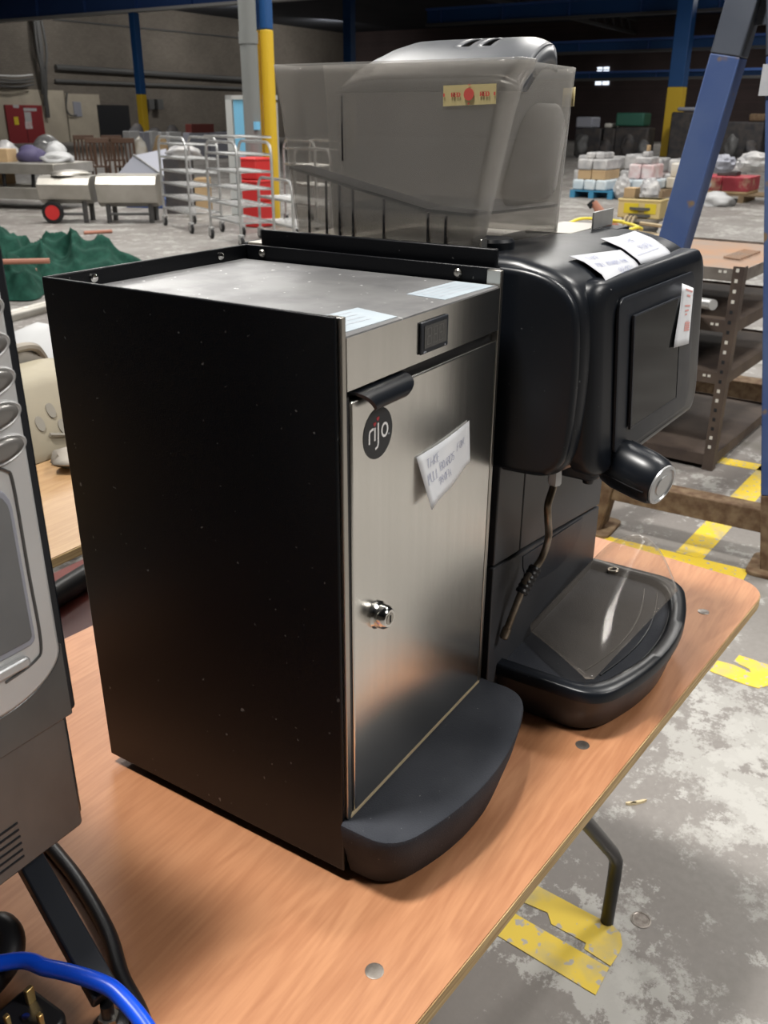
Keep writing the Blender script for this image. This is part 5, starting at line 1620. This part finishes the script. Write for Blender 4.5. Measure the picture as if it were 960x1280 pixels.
A1_, B1_ = at(207, 282), at(240, 292)
hv = B1_ - A1_
trolley(A1_, B1_, hz(A1_, 171), [0.24 + k * 0.165 for k in range(6)], 'silver bread trolley at the left of the trolley group', depth=0.42)
A1_ = at(265, 298)
trolley(A1_, A1_ + hv * 0.9, hz(A1_, 176), [0.26 + k * 0.185 for k in range(6)], 'middle silver bread trolley with six wire shelves', depth=0.42)
A1_ = at(326, 298)
trolley(A1_, A1_ + hv * 0.9, hz(A1_, 221), [0.22, 0.5], 'low silver platform trolley nearest the yellow column', depth=0.5, low=True)
A1_ = at(358, 279)
trolley(A1_, A1_ + hv * 0.9, hz(A1_, 175), [0.3, 0.55, 0.8, 1.0], 'rear silver trolley half hidden behind the smoked hopper', depth=0.4)
# red crates stacked beside the yellow column
P = at(322, 283)
zt = [0.02, 0.33, 0.62, hz(P, 196)]
for k, lab in enumerate(('bottom red plastic box behind the silver trolleys', 'middle red plastic box behind the silver trolleys', 'top red plastic box behind the silver trolleys')):
    z0, z1 = (0.0 if k == 0 else zt[k] + 0.0), zt[k + 1] - 0.004
    cr_ = thing('red_box', lab, 'box', (P.x, P.y, z0))
    MB().box((P.x - 0.16, P.y - 0.16, z0 + 0.001), (P.x + 0.16, P.y + 0.16, z1)).build('box_shell', M['red_plastic'], cr_, bevel=0.02)
    MB().box((P.x - 0.17, P.y - 0.17, z1 - 0.04), (P.x + 0.17, P.y + 0.17, z1 - 0.008)).build('box_rim', M['red_plastic'], cr_, bevel=0.01)
# pale blue partition panel
P0, P1 = at(291, 268), at(352, 270)
dd = Vector((P1.x - P0.x, P1.y - P0.y, 0))
un = dd.normalized()
nv = Vector((-un.y, un.x, 0))
hp = hz(P0, 119)
pn = thing('partition_panel', 'pale blue partition panel with grey frame behind the grey pole', 'panel', (P0.x, P0.y, 0))


def pbar(s0, s1, z0, z1, th, nm, mm):
    a_, b_ = Vector((P0.x, P0.y, 0)) + un * s0, Vector((P0.x, P0.y, 0)) + un * s1
    MB().loft([[a_ + nv * th, b_ + nv * th, b_ - nv * th, a_ - nv * th]] and [[Vector((q.x, q.y, z)) for q in (a_ + nv * th, b_ + nv * th, b_ - nv * th, a_ - nv * th)] for z in (z0, z1)]).build(nm, M[mm], pn, smooth=False)


W_ = dd.length
pbar(0.12, W_ * 0.72, 0.05, hp - 0.06, 0.012, 'blue_sheet', 'pale_panel')
pbar(W_ * 0.72, W_, 0.05, hp - 0.1, 0.012, 'white_sheet', 'white')
pbar(0, 0.10, 0, hp, 0.03, 'frame_post', 'grey_frame')
pbar(0, W_, hp - 0.06, hp, 0.03, 'frame_rail', 'grey_frame')
pbar(W_ * 0.72 - 0.03, W_ * 0.72 + 0.03, 0, hp, 0.025, 'frame_post', 'grey_frame')
# goods behind the trolleys
gb = [(212, 244, 198, 268, 'dark_goods', 'black box stack behind the left bread trolley', 'box'), (248, 264, 222, 262, 'card', 'brown card box behind the left bread trolley', 'box'), (213, 258, 182, 199, 'film', 'white film bundle on top of the boxes behind the trolleys', 'bundle')]
for (px0, px1, py0, py1, mm, lab, cat) in gb:
    Q = at((px0 + px1) / 2, 266)
    Q = Vector((Q.x, Q.y, 0))
    z0 = 0 if cat == 'box' else hz(Q, py1)
    z1 = hz(Q, py0)
    w = (px1 - px0) / 1118.0 * ((Q - CAM).dot(fwd)) / 2
    if cat == 'box':
        MBx = MB()
        MBx.box((Q.x - 0.2, Q.y - w, z0), (Q.x + 0.2, Q.y + w, z1), rot=0.6, piv=Q)
        tag(MBx.build('carton', M[mm], bevel=0.01), lab, cat)
    else:
        tag(blob((Q.x, Q.y, z0), (w * 0.8, w, (z1 - z0) / 1.8), 55, 0.8, 0.2).build('film_bundle', M[mm], ang=180), lab, cat)

# ================================================================== STAINLESS TROUGHS
def trough(pxa, pxb, pyb, top, bot, label):
    A, B = at(pxa, pyb), at(pxb, pyb)
    A.z = B.z = 0
    t = thing('steel_trough', label, 'trough', (A + B) / 2)
    c = (B - A)
    n = Vector((0, 0, 1)).cross(c).normalized()
    if n.dot(Vector((0.8, 0.6, 0))) < 0:
        n = -n
    zt_, zb_ = hz((A + B) / 2, top), hz((A + B) / 2, bot)
    H = zt_ - zb_
    prof = [(0.0, zt_ - 0.02), (-0.10, zt_ - H * 0.28), (-0.02, zb_ + 0.06), (0.10, zb_), (0.42, zb_), (0.50, zb_ + H * 0.4), (0.46, zt_), (0.10, zt_ + 0.01)]
    rings = [[P_ + n * y + Vector((0, 0, z)) for y, z in prof] for P_ in (A, B)]
    mb = MB()
    mb.loft(rings)
    mb.build('trough_body', M['dull_steel'], t, bevel=0.008, ang=15)
    un_ = c.normalized()
    for s in (0.12, c.length - 0.12):
        for y in (0.05, 0.42):
            P_ = A + un_ * s + n * y
            MB().box((P_.x - 0.025, P_.y - 0.025, 0.0), (P_.x + 0.025, P_.y + 0.025, zb_ + 0.05)).build('leg', M['dim_steel'], t, smooth=False)
    a_, b_ = A + un_ * 0.12 + n * 0.05, A + un_ * (c.length - 0.12) + n * 0.05
    MB().tube([a_ + Vector((0, 0, 0.12)), b_ + Vector((0, 0, 0.12))], 0.02, 6).build('brace', M['dim_steel'], t)
    return t, A, B, n, un_


t, A, B, n, un_ = trough(54, 118, 279, 221, 255, 'left dull steel trough on legs with a red wheel')
W0 = A + un_ * 0.17 - n * 0.04
MB().lathe([(0.14, -0.03), (0.15, -0.02), (0.15, 0.02), (0.14, 0.03)], W0 + Vector((0, 0, 0.15)), n, n=20).build('wheel', M['rubber'], t)
MB().lathe([(0.10, -0.035), (0.10, 0.035)], W0 + Vector((0, 0, 0.15)), n, n=18).build('wheel_hub', M['red_plastic'], t)
trough(126, 200, 279, 219, 259, 'right dull steel trough beside the bread trolleys')
# grey sloping hopper behind the troughs
A, B = at(141, 258), at(208, 258)
A.z = B.z = 0
sh = thing('sloped_hood', 'grey sheet metal hood with a diagonal fold behind the right trough', 'hood', (A + B) / 2)
c = B - A
n = Vector((0, 0, 1)).cross(c).normalized()
n = n if n.dot(Vector((0.8, 0.6, 0))) > 0 else -n
zz0, zz1 = 0.0, hz(A, 196)
zm = hz(A, 222)
f_ = lambda s, y, z: A + c * s + n * y + Vector((0, 0, z))
MB().add([f_(0, 0.5, 0), f_(1, 0.5, 0), f_(1, 0.1, zm), f_(0, 0.5, zm), f_(0.35, 0.6, zz1), f_(0.9, 1.0, zz1 + 0.1), f_(1, 1.2, 0), f_(0, 1.2, 0), f_(0, 1.2, zm), f_(1, 1.2, zm)],
         [(0, 1, 2, 3), (3, 2, 4), (2, 5, 4), (1, 6, 9, 2), (2, 9, 5), (0, 3, 8, 7), (3, 4, 8), (4, 5, 9, 8), (7, 8, 9, 6), (0, 7, 6, 1)]).build('hood_sheet', M['grey_sheet'], sh, smooth=False)
MB().tube([f_(0.35, 0.59, zz1 + 0.01), f_(1.0, 0.09, zm + 0.01)], 0.018, 6).build('fold_edge', M['galv'], sh)
OFC = at(88, 279)
tag(blob((OFC.x + 0.25, OFC.y + 0.15, hz(OFC, 221) + 0.012), (0.30, 0.22, 0.05), 21, 0.2, 0.35).build('metal_offcuts', M['dull_steel'], ang=180), 'heap of crumpled steel offcuts on the left trough', 'offcuts')

# ================================================================== STEEL BENCH WITH WRAPPED GOODS (far left)
C_ = at(74, 264)
C_.z = 0
zt = hz(C_, 205)
bx0, by1 = C_.x, C_.y
bench = thing('steel_bench', 'long grey steel bench at the far left carrying white goods', 'bench', (bx0, by1 + 2, 0))
bd = Vector((-0.28, 0.96, 0))
bn = Vector((0.96, 0.28, 0))
g_ = lambda s, w, z: C_ + bd * s + bn * w + Vector((0, 0, z))
MB().loft([[g_(0, 0, z), g_(4.2, 0, z), g_(4.2, 1.1, z), g_(0, 1.1, z)] for z in (zt - 0.16, zt)]).build('bench_top', M['dull_steel'], bench, bevel=0.01)
MB().loft([[g_(0, 0.02, z), g_(4.2, 0.02, z), g_(4.2, 1.0, z), g_(0, 1.0, z)] for z in (0.16, 0.34)]).build('lower_shelf', M['dull_steel'], bench, bevel=0.01)
for s, w in ((0.08, 0.06), (0.08, 1.0), (2.0, 0.06), (4.1, 0.06), (4.1, 1.0)):
    P_ = g_(s, w, 0)
    MB().box((P_.x - 0.05, P_.y - 0.05, 0), (P_.x + 0.05, P_.y + 0.05, zt - 0.1)).build('leg', M['dull_steel'], bench, smooth=False)
for k in range(6):
    P_ = g_(0.5 + 0.55 * k, 0.12, 0)
    MB().tube([P_ + Vector((0, 0, 0.34)), P_ + Vector((0.02, 0, zt - 0.16))], 0.03, 8).build('black_strut', M['rubber'], bench)
names_ = ['small white parcel at the back of the bench behind the purple sack', 'white tub at the back of the bench between the card boxes', 'small white parcel at the front of the bench left of centre', 'white bundle nearest the chairs on the steel bench', 'purple sack among the white goods on the steel bench', 'brown card box right of centre on the steel bench', 'white flat parcel left of the purple sack', 'brown card box left of centre on the steel bench', 'tall white bundle at the left on the steel bench', 'white parcel at the left edge on the steel bench']
spec = [(0.62, 1.0, 0.2, 'white', 0.32), (1.6, 1.02, 0.2, 'film', 0.32), (2.3, 0.2, 0.2, 'white', 0.16), (0.25, 0.5, 0.30, 'white', 0.16), (0.75, 0.5, 0.26, 'purple', 0.26), (1.15, 0.35, 0.3, 'card', 0.2), (1.55, 0.6, 0.34, 'white', 0.2), (2.0, 0.35, 0.3, 'card', 0.22), (2.6, 0.5, 0.42, 'white', 0.27), (3.4, 0.5, 0.45, 'white', 0.24)]
for (s, w, r, mm, hh), lab in zip(spec, names_):
    P_ = g_(s, w, zt + 0.002)
    r *= 0.82
    if mm == 'card':
        tag(MB().box((P_.x - r * .6, P_.y - r * .6, zt + 0.001), (P_.x + r * .6, P_.y + r * .6, zt + hh), rot=0.4).build('card_box', M[mm], bevel=0.008), lab, 'box')
    else:
        tag(blob(P_, (r, r, hh / 1.55), int(s * 50), 0.5, 0.25).build('bundle', M[mm], ang=180), lab, 'bundle')
P_ = g_(1.6, 0.62, 0.341)
tag(MB().box((P_.x - 0.25, P_.y - 0.2, 0.341), (P_.x + 0.25, P_.y + 0.2, 0.68)).build('card_box', M['card'], bevel=0.008), 'brown card box on the lower shelf of the steel bench', 'box')
P_ = g_(3.0, 0.62, 0.341)
tag(MB().box((P_.x - 0.22, P_.y - 0.2, 0.341), (P_.x + 0.22, P_.y + 0.2, 0.72)).build('blue_box', M['blue_paint'], bevel=0.01), 'blue box on the lower shelf of the steel bench', 'box')

# ================================================================== WOODEN CHAIRS
def make_chair(label):
    t = thing('wooden_chair', label, 'chair', (0, 0, 0), 'dark wooden chairs beyond the troughs')
    w = 0.21
    for sx in (-1, 1):
        MB().loft([[Vector((sx * w + a * 0.02, 0.20 + b * 0.02 + (0.08 if z > 0.8 else 0), z)) for a, b in ((-1, -1), (1, -1), (1, 1), (-1, 1))] for z in (0, 0.45, 0.98)]).build('leg', M['chair_wood'], t, smooth=False)
        MB().box((sx * w - 0.02, -0.22, 0), (sx * w + 0.02, -0.18, 0.44)).build('leg', M['chair_wood'], t, smooth=False)
    MB().box((-w - 0.02, -0.23, 0.44), (w + 0.02, 0.21, 0.475)).build('seat', M['chair_wood'], t, bevel=0.008)
    MB().box((-w - 0.02, 0.245, 0.90), (w + 0.02, 0.30, 1.0)).build('top_rail', M['chair_wood'], t, bevel=0.008)
    for k in range(4):
        x = -w + 0.42 * (k + 1) / 5
        MB().loft([[Vector((x + a * 0.018, 0.205 + b * 0.01 + (0.06 if z > 0.8 else 0), z)) for a, b in ((-1, -1), (1, -1), (1, 1), (-1, 1))] for z in (0.47, 0.91)]).build('slat', M['chair_wood'], t, smooth=False)
    return t


ch = make_chair('')
for k, (px, lab) in enumerate(((108, 'leftmost dark wooden chair beyond the troughs'), (127, 'second dark wooden chair from the left beyond the troughs'), (146, 'third dark wooden chair from the left beyond the troughs'), (163, 'rightmost dark wooden chair beyond the troughs'))):
    c_ = ch if k == 0 else copy_tree(ch)
    c_['label'] = lab
    P_ = at(px, 237 if k % 2 else 226)
    c_.location = (P_.x, P_.y, 0)
    c_.rotation_euler = (0, 0, math.radians(150 - 8 * k))
# boards and oddments near the dark doorway
Q = at(190, 206)
for k, (px0, px1, py0, py1, mm, lab) in enumerate(((161, 176, 164, 182, 'white', 'leftmost pale board leaning by the far column'), (179, 188, 165, 184, 'grey_sheet', 'grey board right of the far column base'), (189, 199, 164, 184, 'white', 'second pale board right of the far column'),
                                                    (201, 209, 165, 184, 'white', 'third narrow pale board right of the far column'), (211, 228, 165, 182, 'white', 'wide pale board right of the far column'), (236, 262, 166, 185, 'grey_sheet', 'grey panel under the dark red machine'), (239, 268, 155, 166, 'mahogany', 'dark red machine behind the left bread trolley'), (262, 286, 165, 184, 'grey_sheet', 'grey panel nearest the blue partition'))):
    a, b = on(px0, py0, 1, 24.0), on(px1, py1, 1, 24.0)
    lo = 0 if py1 > 170 else b.z
    tag(MB().box((a.x, 24.0, lo), (b.x, 24.3, a.z)).build('leaning_board', M[mm], bevel=0.01), lab, 'board' if 'board' in lab else 'panel')
for k, px in enumerate((170, 192, 214, 236, 258, 280)):
    a = on(px, 158 + (5 * k) % 9, 1, 26.0)
    tag(blob((a.x, 26.0, 0), (0.30, 0.3, max(0.3, a.z / 1.75)), 300 + k, 0.8, 0.3, 3).build('dark_heap', M['dark_goods'], ang=180), '%s dark heap from the left behind the pale leaning boards' % ORD[k], 'heap', 'left dark heaps')
# low goods strip behind the chairs
for k, (px, w, mm, lab) in enumerate(((62, 0.45, 'film', 'pale wrapped heap left of the wooden chairs'), (177, 0.22, 'film_cream', 'cream heap between chairs and trolleys'), (203, 0.22, 'card', 'brown heap just left of the bread trolleys'))):
    P_ = at(px, 212)
    tag(blob((P_.x, P_.y, 0), (w, w, 0.55), 400 + k, 0.6, 0.2).build('heap', M[mm], ang=180), lab, 'heap')
P_ = at(172, 262)
tag(MB().box((P_.x + 0.3, P_.y - 0.5, 0.0), (P_.x + 0.6, P_.y + 0.5, 0.16), rot=0.3).build('blue_pallet_box', M['blue_paint'], bevel=0.01), 'low blue box on the floor under the right trough', 'box')

# ================================================================== GREEN NETTING WITH POLES
P_ = at(60, 345)
def net_fn(cx, cy, rx, ry, h, rot, seed):
    rnd = random.Random(seed)
    ph = [rnd.uniform(0, 6.3) for _ in range(8)]
    c_, s_ = math.cos(rot), math.sin(rot)

    def f(u, v):
        a = 2 * PI * u
        r = v
        x, y = r * math.cos(a) * rx, r * math.sin(a) * ry
        k = 1 + 0.12 * math.sin(3 * a + ph[0]) + 0.08 * math.sin(7 * a + ph[1])
        x, y = x * k, y * k
        z = h * (1 - r ** 2.2) * (1 + 0.25 * math.sin(2 * a + ph[2]))
        fold = math.sin(x * 5.0 + y * 2.5 + ph[3] + 1.2 * math.sin(y * 4 + ph[4]))
        fold2 = math.sin(x * 11 - y * 6 + ph[5])
        w_ = x * 2.2 + 0.9 * math.sin(y * 5 + ph[6])
        z += (0.16 * (1 - abs(math.sin(w_ * 3.1 + y * 3 + ph[3]))) ** 1.5 + 0.09 * (1 - abs(math.sin(y * 9 - x * 5 + ph[7]))) ** 2 + 0.035 * fold2 + 0.02 * math.sin(x * 31 + y * 17)) * (1 - r ** 4) * (0.5 + h) - 0.05 * (1 - r)
        return Vector((cx + c_ * x - s_ * y, cy + s_ * x + c_ * y, max(0.004, z + 0.01)))
    return f


for (px, py, rx, ry, h, rot, lab) in ((92, 337, 0.72, 0.62, 0.24, 0.3, 'larger heap of green netting on the floor behind the fridge'), (14, 366, 0.46, 0.34, 0.22, 0.7, 'lower heap of green netting beside the silver machine'), (-10, 318, 0.5, 0.40, 0.28, 0.0, 'small heap of green netting at the left photo edge')):
    P_ = at(px, py)
    tag(MB().sheet(net_fn(P_.x, P_.y, rx, ry, h, rot, int(px) + 11), 110, 34).build('green_netting', M['net'], ang=180, recalc=False), lab, 'netting')
for (a, b, z, lab) in (((-30, 328), (62, 326), 0.30, 'upper brown pole tucked into the green netting'), ((-30, 342), (46, 338), 0.16, 'lower brown pole tucked into the green netting'), ((105, 291), (140, 289), 0.023, 'brown pole end poking out of the top of the netting')):
    p, q = at(*a, z), at(*b, z)
    tag(MB().tube([p, q], 0.022, 8).build('wooden_pole', M['copper_pole']), lab, 'pole')
p, q = at(-20, 405, 0.03), at(75, 380, 0.03)
tag(MB().tube([p, q], 0.05, 12).build('grey_pipe', M['dull_steel']), 'grey pipe on the floor below the green netting', 'pipe')
# table of dark appliances on the far side of the aisle, in front of the machines (mirrored in the steel door)
